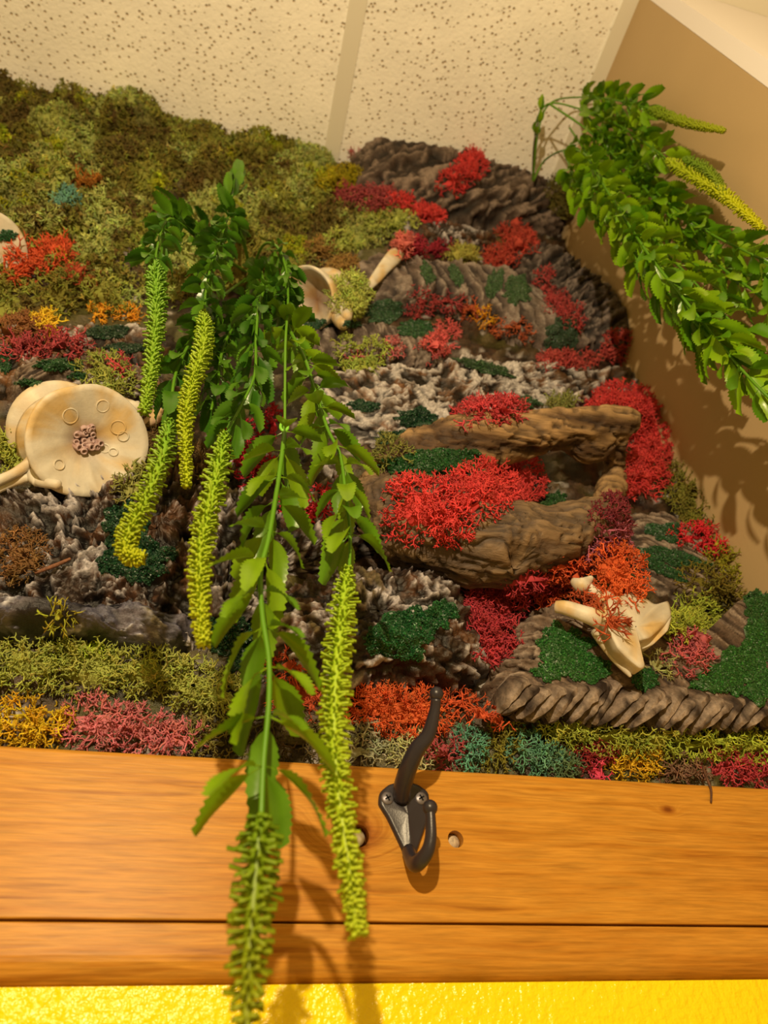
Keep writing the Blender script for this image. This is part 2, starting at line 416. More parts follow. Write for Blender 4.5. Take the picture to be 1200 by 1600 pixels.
def ridged(p, seed, o=4, gain=.55):
    h = np.zeros(len(p)); w_ = np.ones(len(p)); a = 1.0; tot = 0
    for k in range(o):
        r = np.clip(1 - 1.35 * np.abs(perlin(p * 2.03 ** k, seed + k)), 0, 1) ** 2 * w_
        h += a * r; tot += a; w_ = np.clip(r * 1.6, 0, 1); a *= gain
    return h / tot
def bark_furrow(px, T, ang, per, amp, pal, seed, warp=.5, rib=1.0, flat_top=1.0, **kw):
    V, q, D, rr = polar_slab(px, T, **kw)
    ca, sa = math.cos(ang), math.sin(ang)
    ac = V[:, 0] * ca + V[:, 2] * sa + .45 * V[:, 1]; al = -V[:, 0] * sa + V[:, 2] * ca
    wn = fbm(V * 16, seed, 3); wn2 = fbm(V * 45, seed + 2, 2)
    s = ac / per + warp * wn + .12 * wn2; k = np.floor(s); f = s - k
    kr = RND[(k.astype(np.int64) * 37 + seed) & 4095]
    rid = (f ** .7) * (1 - sstep(.86, 1.0, f)) * (.55 + .6 * kr)             # overlapping plates, sharp drop
    aniso = np.column_stack([ac, V[:, 1] * .8, al * .09])
    fib = ridged(aniso * (2.2 / per) + .25 * wn[:, None], seed + 9, 4)
    fine = fbm(aniso * (7.0 / per), seed + 15, 2)
    n2 = fbm(V * 26, seed + 3, 3)
    top = flat_top + (1 - flat_top) * sstep(.78, .93, rr)
    h = amp * top * (rib * (rid - .4) + 1.1 * (fib - .4) + .15 * fine) + amp * .4 * n2
    V = V + D * h[:, None]
    t = sstep(.15, .8, .5 * rid * rib + .65 * fib + .2 * fine)
    c = mixc(np.broadcast_to(pal[0], V.shape), np.broadcast_to(pal[1], V.shape), t)
    c = mixc(c, np.broadcast_to(pal[2], V.shape), sstep(.45, .75, fib + .25 * fine) * .75)
    c = mixc(c, np.broadcast_to(pal[3], V.shape), sstep(.1, .6, fbm(V * 24, seed + 21, 3)) * .6)
    return V, q, c
def bark_crumb(px, T, scale, amp, pal, seed, white=.25, lump=.4, **kw):
    V, q, D, rr = polar_slab(px, T, **kw)
    big = fbm(V * 14, seed + 5, 3); wv = np.column_stack([fbm(V * 60, seed + k, 2) for k in range(3)])
    p = V * scale + .45 * wv
    r1 = ridged(p * .55, seed + 40, 4, .7); d1, d2, idr = worley(p * .8 + .3 * wv, seed)
    fine = fbm(V * scale * 2.2, seed + 12, 2)
    h = amp * (2.4 * (r1 - .35) + .5 * (idr - .5) * sstep(0, .2, d2 - d1) + .35 * fine) + lump * T * big
    V = V + D * h[:, None]
    t = np.clip(r1 * 1.3 + .2 * fine + .3 * (idr - .5), 0, 1)
    c = mixc(np.broadcast_to(pal[0], V.shape), np.broadcast_to(pal[1], V.shape), sstep(.28, .72, t))
    c = mixc(c, np.broadcast_to(pal[2], V.shape), sstep(.0, .5, fbm(V * 30, seed + 50, 3)) * .55 * sstep(.1, .4, t))
    wm = sstep(.42, .68, r1 * .75 + .2 * fine + .40 * fbm(V * 20, seed + 31, 3) + white - .12)
    c = mixc(c, np.broadcast_to(pal[3], V.shape), wm * .9)
    return V, q, c
def add_bark(name, label, r, m):
    V, q, c = r; sub_add(V, q); return tag(mk(name, V, q, m, col=c), label, 'bark')
pal_dark = [alb((24, 16, 10)), alb((74, 54, 36)), alb((128, 100, 70)), alb((52, 34, 20))]
pal_mid = [alb((40, 25, 14)), alb((108, 78, 48)), alb((158, 124, 84)), alb((84, 54, 28))]
pal_grey = [alb((44, 30, 20)), alb((112, 84, 56)), alb((150, 120, 84)), alb((78, 58, 36))]
pal_cr = [alb((24, 14, 8)), alb((84, 54, 28)), alb((136, 78, 30)), alb((196, 166, 124))]
pal_crd = [alb((16, 10, 6)), alb((56, 36, 20)), alb((104, 58, 24)), alb((180, 152, 116))]

# backing of crumbled bark behind everything
gx, gz = np.meshgrid(np.linspace(-1.35, XS - .004, 260), np.linspace(ZT + .004, ZC - .01, 190), indexing='ij')
V = np.column_stack([gx.ravel(), np.full(gx.size, YW - .018), gz.ravel()])
d1, d2, idr = worley(V * 75, 3); V[:, 1] -= .010 * sstep(0, .4, d2 - d1) * idr + .008 * np.clip(fbm(V * 14, 4, 3), -1, 1)
V[:, 1] = np.minimum(V[:, 1], YW - .004)
c = mixc(np.broadcast_to(pal_crd[0], V.shape), np.broadcast_to(pal_cr[1], V.shape), idr); c = mixc(c, np.broadcast_to(pal_cr[3], V.shape), sstep(.88, .95, (idr * 5.7) % 1) * .7)
c = mixc(c, np.broadcast_to(alb((86, 74, 24)), V.shape), sstep(.0, .5, fbm(V * 10, 44, 3)) * .7)
nx, nz = 260, 190; i = np.arange(nx - 1)[:, None] * nz; j = np.arange(nz - 1)[None]
q = np.stack([i + j, i + nz + j, i + nz + j + 1, i + j + 1], -1).reshape(-1, 4)
sub_add(V, q); tag(mk('panel_backing', V, q, M_crumb, col=c), 'dark crumbled bark layer behind the moss and bark pieces', 'panel')

add_bark('bark_log', 'thick dark furrowed bark log at the top under the ceiling',
         bark_furrow([(546, 250), (560, 212), (600, 207), (650, 222), (700, 243), (770, 264), (850, 300), (892, 345), (870, 378), (800, 366), (730, 352), (670, 338), (615, 305), (560, 278)], .085, -.75, .06, .017, [alb((22, 14, 8)), alb((80, 56, 34)), alb((146, 112, 76)), alb((56, 36, 20))], 11, N=300, Rn=50), M_bark)
add_bark('bark_slab', 'ridged dark bark slab along the beige side wall',
         bark_furrow([(795, 385), (835, 364), (885, 398), (930, 450), (965, 505), (1000, 575), (960, 572), (900, 540), (860, 480), (820, 430)], .07, -.7, .028, .010, pal_dark, 12), M_bark)
add_bark('bark_slab', 'grey fluted bark slab with green flocked ribs in the upper middle',
         bark_furrow([(535, 402), (575, 386), (640, 398), (720, 408), (800, 425), (850, 465), (890, 515), (920, 556), (860, 560), (800, 535), (740, 500), (670, 480), (610, 478), (560, 450)], .055, .30, .045, .011, pal_grey, 13), M_bark)
add_bark('bark_slab', 'flat grey bark piece below the cup-shaped bone',
         bark_furrow([(462, 520), (520, 500), (600, 500), (650, 520), (700, 545), (690, 585), (600, 590), (480, 578)], .035, .1, .028, .006, pal_grey, 14), M_bark)
add_bark('cork_bark', 'crumbly white-flecked cork bark above the driftwood',
         bark_crumb([(470, 590), (560, 572), (640, 575), (720, 548), (800, 552), (900, 572), (1000, 572), (1012, 600), (960, 628), (850, 655), (740, 672), (640, 700), (560, 705), (480, 660)], .036, 78, .006, pal_cr, 15, .29, N=320, Rn=56), M_crumb)
add_bark('cork_bark', 'small dark crumbly bark bit under the top log',
         bark_crumb([(610, 352), (660, 335), (720, 348), (775, 378), (770, 402), (700, 408), (640, 390)], .04, 70, .006, pal_crd, 16, .1, N=180, Rn=30), M_crumb)
add_bark('cork_bark', 'brown crumbly bark strip above the round vertebra disc',
         bark_crumb([(-110, 520), (60, 505), (160, 495), (250, 505), (300, 560), (310, 640), (220, 650), (60, 640), (-110, 640)], .03, 70, .006, pal_cr, 17, .08, N=260, Rn=46), M_crumb)
add_bark('cork_bark', 'wide dark cork bark below the round vertebra disc',
         bark_crumb([(-110, 770), (60, 760), (230, 700), (380, 690), (520, 700), (590, 780), (600, 860), (450, 910), (400, 1010), (300, 1030), (150, 1000), (0, 1010), (-110, 1010)], .034, 85, .0095, pal_crd, 18, .13, N=380, Rn=76), M_crumb)
add_bark('bark_roll', 'smooth grey bark roll above the long olive moss strip',
         bark_crumb([(-110, 950), (0, 938), (80, 945), (140, 968), (250, 945), (310, 975), (305, 1015), (240, 1035), (100, 1015), (-110, 1020)], .062, 30, .005, [alb((30, 24, 22)), alb((84, 72, 64)), alb((110, 90, 74)), alb((190, 166, 132))], 19, .0, lump=.2, N=260, Rn=44), M_crumb)
add_bark('bark_knot', 'knobbly dark bark knot with green centre above the coat hook',
         bark_crumb([(400, 930), (480, 885), (590, 885), (690, 895), (735, 940), (745, 1010), (748, 1055), (715, 1088), (620, 1088), (560, 1080), (450, 1075), (395, 1030)], .066, 58, .0065, pal_crd, 20, .10, lump=.16, N=320, Rn=60), M_crumb)
slab9 = add_bark('bark_slab', 'broad flat bark slab with oblique ribbed edge at lower right',
         bark_furrow([(752, 1095), (790, 1030), (848, 938), (885, 950), (960, 975), (1060, 985), (1110, 1000), (1150, 940), (1260, 900), (1260, 1160), (1100, 1140), (950, 1118), (860, 1120), (800, 1142), (765, 1130)], .058, .80, .021, .0105, pal_mid, 22, warp=.22, rib=2.3, flat_top=.10, N=460, Rn=70, edge=11), M_bark)
add_bark('bark_slab', 'small bark slab with green stripes beside the lower right bone',
         bark_furrow([(985, 800), (1040, 790), (1090, 830), (1130, 880), (1140, 940), (1080, 960), (1010, 930), (965, 880)], .03, 1.0, .03, .006, pal_mid, 23), M_bark)
add_bark('bark_slab', 'narrow brown bark chip at the left edge above the vertebra disc',
         bark_furrow([(20, 585), (60, 568), (110, 566), (125, 590), (90, 610), (60, 640), (25, 650)], .05, -.6, .02, .005, pal_mid, 24, N=140, Rn=24), M_bark)

def chain(pts, n=40, k=16):
    a = np.array([[*P(x, y, Y), r] for x, y, Y, r in pts]); c = catmull(a, n)
    return tube(c[:, :3], np.maximum(c[:, 3], .0006), k)
up_ = np.array([(770, 1060), (830, 1072), (883, 1071), (933, 1062), (992, 1087), (1054, 1079), (1117, 1100), (1196, 1092), (1260, 1095)], float)
lw_ = np.array([(760, 1112), (804, 1120), (867, 1123), (950, 1131), (1054, 1139), (1196, 1136), (1260, 1136)], float)
for k, x_ in enumerate(np.arange(806, 1250, 19.0)):
    x_ += 3 * rng.normal(); yt = np.interp(x_, up_[:, 0], up_[:, 1]) + 5 * rng.normal(); xb = x_ - 40 + 5 * rng.normal(); yb_ = np.interp(xb, lw_[:, 0], lw_[:, 1]); w_ = .0075 + .003 * rng.random()
    pth = catmull(np.array([P(x_ + 10, yt - 2, .540), P(x_, yt + 3, .529), P(.5 * (x_ + xb), .5 * (yt + yb_) + 2, .534), P(xb, yb_ - 3, .550), P(xb - 6, yb_, .566)]), 22)
    wd = w_ * np.interp(np.linspace(0, 1, 22), [0, .2, .6, 1], [.5, 1, .9, .5]); T3, N3, B3 = frames(pth)
    sec = [(-1.0, .25), (-.2, -.55), (.55, -1.0), (1.0, -.85), (.95, .5), (.2, .9)]      # plate: gentle slope, then a sharp lip
    dr = np.cross(T3, [0, 1., 0]); dr /= np.linalg.norm(dr, axis=1)[:, None]; dr *= np.sign(dr[:, 0:1]); nr = np.cross(dr, T3); nr *= np.sign(nr[:, 1:2])
    V = (pth[:, None] + wd[:, None, None] * (np.array([a for a, _ in sec])[None, :, None] * dr[:, None] + .9 * np.array([b for _, b in sec])[None, :, None] * nr[:, None])).reshape(-1, 3)
    n6 = 6; ii = np.arange(21)[:, None] * n6; jj = np.arange(n6)[None]; q_ = np.stack([ii + jj, ii + (jj + 1) % n6, ii + n6 + (jj + 1) % n6, ii + n6 + jj], -1).reshape(-1, 4)
    V = V + .0016 * np.column_stack([fbm(V * 120, 600 + k + m, 2) for m in range(3)]); fb = fbm(V * np.array([60, 60, 60]), 500 + k, 3)
    cc = mixc(np.broadcast_to(pal_mid[0], V.shape), np.broadcast_to(pal_mid[1], V.shape), sstep(-.5, .4, fb)); cc = mixc(cc, np.broadcast_to(pal_mid[2], V.shape), np.tile([0, .3, .8, .7, .1, 0], 22) * sstep(-.4, .4, fb))
    sub_add(V, q_); mk('bark_rib', V, q_, M_bark, slab9, col=cc, smooth=False)

# driftwood -----------------------------------------------------------------
parts = [chain([(580, 765, .55, .02), (640, 720, .535, .034), (720, 694, .522, .036), (800, 684, .512, .031), (880, 672, .502, .027), (945, 662, .495, .026), (980, 664, .493, .020), (994, 668, .493, .010)]),
         chain([(560, 778, .56, .014), (610, 800, .54, .046), (690, 832, .525, .055), (780, 852, .52, .050), (860, 842, .52, .040), (915, 822, .523, .034), (954, 802, .528, .016)]),
         chain([(590, 765, .555, .03), (650, 755, .55, .05), (715, 765, .565, .045), (750, 760, .585, .03)]),
         chain([(880, 688, .512, .014), (915, 698, .518, .022), (950, 694, .515, .020), (965, 690, .51, .012)]),
         chain([(965, 690, .51, .014), (960, 740, .56, .018), (945, 790, .56, .02)])]
V, F, N = remesh(*join(parts), .0034, 5)
wpt = np.column_stack([V[:, 0] * 7, V[:, 1] * 40, V[:, 2] * 40]) + .5 * np.column_stack([fbm(V * 14, 61, 2)] * 3); g = fbm(wpt, 60, 3)
gr = ridged(wpt * 2.2, 64, 3); g2 = fbm(V * 16, 62, 3); V = V + N * (.004 * g + .006 * g2 - .005 * sstep(.45, .8, gr))[:, None]
knot = P(823, 851, .47); dk_ = np.linalg.norm((V - knot) * np.array([1, .3, 1.25]), axis=1)
V = V + np.array([0, 1, 0]) * (.03 * np.exp(-(dk_ / .010) ** 2) - .006 * np.exp(-((dk_ - .022) / .012) ** 2))[:, None]
c = mixc(np.broadcast_to(alb((84, 54, 26)), V.shape), np.broadcast_to(alb((162, 114, 58)), V.shape), sstep(-.5, .55, g + .5 * g2))
c = mixc(c, np.broadcast_to(alb((50, 32, 18)), V.shape), sstep(.4, .8, gr) * .8)
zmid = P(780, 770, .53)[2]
c = mixc(c, np.broadcast_to(alb((82, 62, 40)), V.shape), sstep(zmid + .02, zmid - .03, V[:, 2]) * .55)  # darker brown low down, with the shadow side painted in
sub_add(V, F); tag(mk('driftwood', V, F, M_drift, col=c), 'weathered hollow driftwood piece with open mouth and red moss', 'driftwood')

# bones ---------------------------------------------------------------------
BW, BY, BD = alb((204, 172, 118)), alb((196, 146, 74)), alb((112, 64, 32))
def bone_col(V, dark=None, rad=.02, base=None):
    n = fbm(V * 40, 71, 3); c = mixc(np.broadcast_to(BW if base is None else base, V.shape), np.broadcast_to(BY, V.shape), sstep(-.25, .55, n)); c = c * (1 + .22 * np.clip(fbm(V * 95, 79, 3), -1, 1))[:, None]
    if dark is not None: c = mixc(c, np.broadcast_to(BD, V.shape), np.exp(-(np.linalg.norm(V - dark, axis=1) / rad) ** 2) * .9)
    return c
def bone_part(name, V, F, parent, dark=None, rad=.02, sub=True):
    if sub: sub_add(V, F)
    return mk(name, V, F, M_bone, parent, col=bone_col(V, dark, rad))
def unit(v): return np.asarray(v) / np.linalg.norm(v)
# round vertebra disc
c0 = P(140, 690, .515); ax = unit(-unit(ray(140, 690)) + np.array([.30, 0, .02]))
vb = tag(empty('vertebra_bone', c0), 'large cream vertebra with a round concave disc facing out, left side', 'bone')
RD = .0575
prof = [(.0005, -.019), (.008, -.018), (.014, -.0135), (.026, -.0085), (.042, -.003), (.052, .0005), (RD, .002), (RD + .0015, -.001), (RD, -.006), (.049, -.02), (.044, -.034), (.046, -.05), (.053, -.062), (.054, -.068), (.045, -.072), (.0005, -.070)]
V, q_ = lathe(prof, c0, ax, 64); V += unit(ax) * 0
ang = np.arctan2(V[:, 2] - c0[2], V[:, 0] - c0[0]); V = c0 + (V - c0) * (1 + .025 * np.sin(2 * ang + .6) + .012 * np.sin(5 * ang))[:, None]
V += (.0012 * fbm(V * 60, 75, 3))[:, None] * ax
rear = c0 - ax * .066
V2, q2 = lathe([(.0005, .004), (.05, .004), (.0545, 0), (.053, -.006), (.0005, -.008)], rear + np.array([-.014, 0, .012]), ax, 48)
V, F = join([(V, q_), (V2, q2)])
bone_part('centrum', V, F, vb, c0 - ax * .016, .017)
for pts in ([(64, 700, .545, .010), (50, 720, .54, .0065), (25, 738, .535, .005), (0, 750, .535, .005), (-40, 768, .535, .005)], [(85, 745, .55, .010), (50, 745, .545, .0055), (25, 752, .545, .005), (0, 763, .545, .0045), (-40, 782, .545, .0045)],
            [(195, 638, .545, .013), (210, 637, .54, .008), (226, 640, .53, .004)], [(200, 650, .545, .01), (213, 632, .54, .004), (218, 630, .54, .002)],
            [(75, 730, .55, .012), (55, 742, .545, .009), (58, 755, .54, .004)], [(85, 745, .545, .012), (62, 752, .54, .006), (92, 758, .535, .005)]):
    V, q_, t = chain(pts, 14, 10); bone_part('process', V, [q_, t], vb)
cl = []
for k in range(17):
    a = rng.random() * 6.28; rr = .011 * math.sqrt(rng.random()); x1 = unit(np.cross(ax, [0, 0, 1])); y1 = np.cross(x1, ax)
    b = c0 - ax * .016 + x1 * rr * math.cos(a) + y1 * (rr * math.sin(a) * 1.4 + .004)
    hh = .005 + .006 * rng.random(); rt = .0028 + .0012 * rng.random()
    V, q_ = lathe([(rt * 1.1, 0), (rt, hh * .8), (rt * .9, hh), (rt * .6, hh), (rt * .5, hh * .6), (.0002, hh * .5)], b, ax + .4 * rng.normal(size=3), 10); cl.append((V, q_))
V, F = join(cl); c = mixc(np.broadcast_to(alb((196, 150, 112)), V.shape), np.broadcast_to(alb((126, 74, 44)), V.shape), rng.random(len(V)) * .8)
o = mk('barnacle_cluster', V, F, M_bone, vb, col=c); tag(o, 'pinkish brown cluster of tiny tubes in the disc centre', kind='stuff')
for (dx, dy, rr) in ((44, -22, .007), (-42, -40, .0075), (58, -8, .005), (36, 12, .0045), (-38, 38, .005), (52, 18, .004), (5, -55, .006)):
    b = P(140 + dx, 690 + dy, .515); b = b - ax * ((b - c0) @ ax); 
    aa = np.linspace(0, 2 * math.pi, 22); x1 = unit(np.cross(ax, [0, 0, 1])); y1 = np.cross(x1, ax)
    rg = b + rr * (np.cos(aa)[:, None] * x1 + np.sin(aa)[:, None] * y1); dd = np.linalg.norm(rg - c0, axis=1)
    rg = rg + np.interp(dd, [.0005, .008, .014, .026, .042, .052], [-.019, -.018, -.0135, -.0085, -.003, .0005])[:, None] * ax
    V, q_, t = tube(rg, .0009, 6, cap=False)
    mk('ring_scar', V, [q_], M_bone, vb, col=bone_col(V))
# cup-shaped vertebra behind the hanging plant
c1 = P(478, 468, .53); ax1 = unit(-unit(ray(488, 472)) + np.array([-.75, 0, -.25]))
v2 = tag(empty('vertebra_bone', c1), 'cup-shaped cream bone half hidden by the hanging plant', 'bone')
prof = [(.0005, -.030), (.014, -.028), (.027, -.018), (.036, -.004), (.040, .002), (.042, .0015), (.043, -.002), (.041, -.014), (.037, -.026), (.036, -.036), (.040, -.050), (.043, -.058), (.038, -.064), (.0005, -.062)]
V, q_ = lathe(np.array(prof) * 1.12, c1, ax1, 56); V += (.0015 * fbm(V * 45, 77, 3))[:, None] * ax1
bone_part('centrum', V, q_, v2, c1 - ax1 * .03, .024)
for pts in ([(515, 462, .545, .01), (528, 474, .535, .012), (538, 488, .525, .0125), (543, 497, .52, .006)], [(520, 478, .545, .008), (528, 495, .535, .011), (536, 507, .53, .009), (537, 511, .53, .004)],
            [(495, 432, .555, .012), (508, 436, .545, .011), (516, 438, .54, .006)]):
    V, q_, t = chain(pts, 14, 10); bone_part('process', V, [q_, t], v2)
# rib-like flat bone
V, q_, t = chain([(572, 452, .545, .006), (588, 434, .535, .009), (603, 415, .525, .011), (617, 400, .52, .013), (625, 393, .52, .008)], 26, 12)
m_ = V.mean(0); dv = unit(P(625, 393, .52) - P(572, 452, .545)); nv = unit(np.cross(dv, np.cross(-m_, dv))); V = V - ((V - m_) @ nv)[:, None] * nv * .62
sub_add(V, [q_, t]); tag(mk('flat_bone', V, [q_, t], M_bone, col=bone_col(V)), 'slender flat cream bone leaning on the fluted bark slab', 'bone')
# edge bone, far left
c2 = P(-16, 392, .545); ax2 = unit(-unit(ray(0, 378)) + np.array([.35, 0, -.1]))
V, q_ = lathe([(.0005, -.006), (.03, -.004), (.058, 0), (.064, .001), (.066, -.003), (.056, -.016), (.05, -.035), (.0005, -.04)], c2, ax2, 40)
V = c2 + (V - c2) * np.array([.72, .8, .8]); sub_add(V, q_); tag(mk('vertebra_bone', V, q_, M_bone, col=bone_col(V)), 'cream disc bone with green flock at the far left edge', 'bone')
# small bone stick behind plant
V, q_, t = chain([(222, 668, .55, .004), (245, 650, .54, .008), (258, 630, .53, .009), (266, 612, .525, .006)], 16, 10)
sub_add(V, [q_, t]); tag(mk('bone_splinter', V, [q_, t], M_bone, col=bone_col(V, base=alb((214, 160, 110)))), 'thin brownish bone splinter beside the round vertebra disc', 'bone')
# winged vertebra, lower right
def plate(px, Y0, th, tilt=(0, 0), seed=0):
    b = resample(px, 90); c_ = b.mean(0)
    front = []
    for s in (.02, .45, .8, .95, 1.0):
        for p in b:
            x_, y_ = c_ + (p - c_) * s; yy = Y0 + tilt[0] * (x_ - c_[0]) + tilt[1] * (y_ - c_[1]) + (.003 if s == 1.0 else 0)
            front.append(P(x_, y_, yy))
    fr = np.array(front); bk = fr[-90:] + np.array([0, th, .002]); bk2 = fr[-90:] * .3 + fr[-90:].mean(0) * .7 + np.array([0, th, .002])
    V = np.vstack([fr, bk, bk2]); n = 90; rows = len(V) // n; i = np.arange(rows - 1)[:, None] * n; j = np.arange(n)[None]
    return V, np.stack([i + j, i + n + j, i + n + (j + 1) % n, i + (j + 1) % n], -1).reshape(-1, 4)
v3 = tag(empty('vertebra_bone', P(970, 980, .5)), 'winged cream bone with pointed blades and orange moss, lower right', 'bone')
V, q_ = plate([(950, 935), (985, 925), (1010, 935), (1023, 945), (1045, 938), (1050, 962), (1040, 975), (1015, 998), (988, 1005), (1002, 1025), (1009, 1042), (1002, 1047), (985, 1034), (965, 1015), (950, 985), (940, 960)], .488, .014, (.00016, -.0001))
bone_part('body', V, q_, v3)
V, q_ = plate([(1050, 962), (1044, 985), (1020, 1008), (1003, 1015), (990, 1006), (1015, 996), (1040, 974)], .50, .016, (0, 0)); o = bone_part('body_rim', V, q_, v3)
for pts in ([(868, 948, .505, .006), (885, 950, .50, .0075), (915, 960, .495, .0085), (940, 968, .495, .011)], [(938, 985, .505, .010), (955, 1015, .502, .007), (972, 1038, .50, .005), (985, 1057, .50, .0015)],
            [(895, 908, .505, .004), (908, 914, .50, .008), (918, 908, .50, .005), (924, 903, .50, .003)], [(905, 925, .512, .006), (912, 915, .505, .005), (950, 940, .50, .010)]):
    V, q_, t = chain(pts, 16, 10); bone_part('blade', V, [q_, t], v3)

# ------------------------------------------------------------------ moss
def gen_sprig(seed, levels, length, r0, spread, curl, nb=(2, 3)):
    g = np.random.default_rng(seed); segs = []
    def grow(p, d, l, r, lev):
        p1 = p + d * l * .5; d = unit(d + curl * g.normal(size=3)); p2 = p1 + d * l * .5
        segs.append((p, p1, r, r * .92, False)); segs.append((p1, p2, r * .92, r * .78, lev == 0))
        if lev == 0: return
        n = g.integers(nb[0], nb[1] + 1); a0 = g.random() * 6.28
        x = unit(np.cross(d, [.3, .5, .8])); y = np.cross(d, x)
        for k in range(n):
            a = a0 + k * 6.28 / n + .5 * g.normal(); s = spread * (.7 + .6 * g.random())
            grow(p2, unit(d * math.cos(s) + math.sin(s) * (x * math.cos(a) + y * math.sin(a)) + np.array([0, 0, .12])), l * (.62 + .25 * g.random()), r * .8, lev - 1)
    grow(np.array([0, 0, -.15 * length]), np.array([0, 0, 1.]), length * .42, r0, levels)
    Vs, Fs, b = [], [], 0
    for (p, p2, ra, rb, tip) in segs:
        d = unit(p2 - p); x = unit(np.cross(d, [.31, .52, .79])); y = np.cross(d, x); a = np.arange(3) * 2.0944
        ring = lambda c, r: c + r * (np.cos(a)[:, None] * x + np.sin(a)[:, None] * y)
        Vs.append(ring(p, ra))
        if tip:
            Vs.append(p2[None]); Fs.append(np.array([[0, 1, 3], [1, 2, 3], [2, 0, 3]]) + b); b += 4
        else:
            Vs.append(ring(p2, rb)); Fs.append(np.array([[0, 1, 4], [0, 4, 3], [1, 2, 5], [1, 5, 4], [2, 0, 3], [2, 3, 5]]) + b); b += 6
    return np.vstack(Vs), np.vstack(Fs)
SPR = {'lichen': [gen_sprig(100 + k, 2, 1.0, .058, .95, .34) for k in range(9)],
       'fine': [gen_sprig(200 + k, 2, 1.0, .048, .7, .22) for k in range(9)],
       'strand': [gen_sprig(300 + k, 1, 1.25, .045, .6, .35) for k in range(8)],
       'carpet': [gen_sprig(400 + k, 1, 1.0, .075, .8, .3, (3, 4)) for k in range(9)]}

def scatter(V, F, Nrm, kind, size, dens, col, jit, colfn=None, tilt=.45, seed=0):
    """sprigs spread over a triangle soup (V, F); returns V, F, colours"""
    g = np.random.default_rng(seed)
    A, B, C = V[F[:, 0]], V[F[:, 1]], V[F[:, 2]]
    cr = np.cross(B - A, C - A); ar = .5 * np.linalg.norm(cr, axis=1); n = max(12, int(ar.sum() * dens))
    idx = g.choice(len(F), n, p=ar / ar.sum()); u, v = g.random(n), g.random(n); sw = u + v > 1; u[sw] = 1 - u[sw]; v[sw] = 1 - v[sw]
    p = A[idx] + u[:, None] * (B - A)[idx] + v[:, None] * (C - A)[idx]
    nn = Nrm[F[idx, 0]]
    z = nn + tilt * g.normal(size=(n, 3)); z /= np.linalg.norm(z, axis=1)[:, None]
    h = g.normal(size=(n, 3)); x = h - z * (h * z).sum(1)[:, None]; x /= np.linalg.norm(x, axis=1)[:, None]; y = np.cross(z, x)
    s = size * (.7 + .6 * g.random(n))
    base = np.broadcast_to(np.asarray(col, float), (n, 3)) if colfn is None else colfn(p)
    jt = np.exp(jit * g.normal(size=(n, 1)) + .35 * jit * g.normal(size=(n, 3))); cc = np.clip(base * jt, .002, .95)
    tpl = SPR[kind]; k = g.integers(0, len(tpl), n); Vs, Fs, Cs, b = [], [], [], 0
    for t, (tv, tf) in enumerate(tpl):
        m = np.where(k == t)[0]
        if not len(m): continue
        vv = p[m][:, None] + s[m][:, None, None] * (tv[None, :, 0:1] * x[m][:, None] + tv[None, :, 1:2] * y[m][:, None] + tv[None, :, 2:3] * z[m][:, None])
        ff = tf[None] + (b + np.arange(len(m)) * len(tv))[:, None, None]
        Vs.append(vv.reshape(-1, 3)); Fs.append(ff.reshape(-1, 3)); Cs.append(np.repeat(cc[m], len(tv), 0)); b += len(m) * len(tv)
    return np.vstack(Vs), np.vstack(Fs), np.vstack(Cs)
def vnormals(V, F):
    cr = np.cross(V[F[:, 1]] - V[F[:, 0]], V[F[:, 2]] - V[F[:, 0]]); N = np.zeros_like(V)
    for k in range(3): np.add.at(N, F[:, k], cr)
    return N / (np.linalg.norm(N, axis=1)[:, None] + 1e-12)
def q2t(q): return np.vstack([q[:, [0, 1, 2]], q[:, [0, 2, 3]]])
def face_out(V, F):
    N = vnormals(V, F)
    if (N[:, 1]).mean() > 0: N = -N
    return N

# olive carpet in the upper left -------------------------------------------------
OL = [alb(c, 1.35) for c in ((104, 86, 22), (132, 118, 36), (86, 62, 20), (160, 150, 62), (120, 116, 30))]
def carpet_col(p):
    a = fbm(p * 13, 91, 3); b = fbm(p * 22, 92, 3); c_ = fbm(p * 9, 93, 2)
    c = mixc(np.broadcast_to(OL[0], p.shape), np.broadcast_to(OL[1], p.shape), sstep(-.3, .4, a))
    c = mixc(c, np.broadcast_to(OL[2], p.shape), sstep(.1, .5, b)); c = mixc(c, np.broadcast_to(OL[3], p.shape), sstep(.25, .55, c_) * .9)
    _, _, idc = worley(p * np.array([15, 15, 10]) + .25 * np.column_stack([fbm(p * 25, 98, 2)] * 3), 96)
    c = mixc(c, np.broadcast_to(OL[3], p.shape), sstep(.55, .75, (idc * 5.1) % 1) * .75); c = mixc(c, np.broadcast_to(OL[2], p.shape), sstep(.7, .8, (idc * 11.7) % 1) * .7)
    return mixc(c, np.broadcast_to(alb((140, 128, 16), 1.3), p.shape), sstep(.4, .6, fbm(p * 11, 95, 2)))
V, q_, D, rr = polar_slab([(-330, 60), (-150, 96), (0, 134), (150, 158), (280, 188), (440, 234), (530, 256), (590, 288), (640, 330), (650, 368), (590, 392), (520, 410), (440, 440), (330, 470), (200, 484), (90, 500), (0, 506), (-150, 500), (-330, 480)], .022, N=300, Rn=80, edge=14, back=YW - .008)
d1, d2, idr = worley(V * np.array([15, 15, 10]) + .25 * np.column_stack([fbm(V * 25, 98, 2)] * 3), 96)
V = V + D * (.052 * np.clip(1 - (d1 / .8) ** 2, 0, 1) * (.35 + idr) + .014 * fbm(V * 34, 97, 3) - .01)[:, None]
V[:, 1] = np.minimum(V[:, 1], YW - .004)
sub_add(V, q_); T_ = q2t(q_); N_ = face_out(V, T_)
base = (V - N_ * .007, T_, carpet_col(V))
sv, sf, scol = scatter(V, T_, N_, 'carpet', .018, 22000, OL[0], .24, carpet_col, .5, 5)
VV = np.vstack([base[0], sv]); FF = np.vstack([base[1], sf + len(base[0])]); CC = np.vstack([base[2], scol])
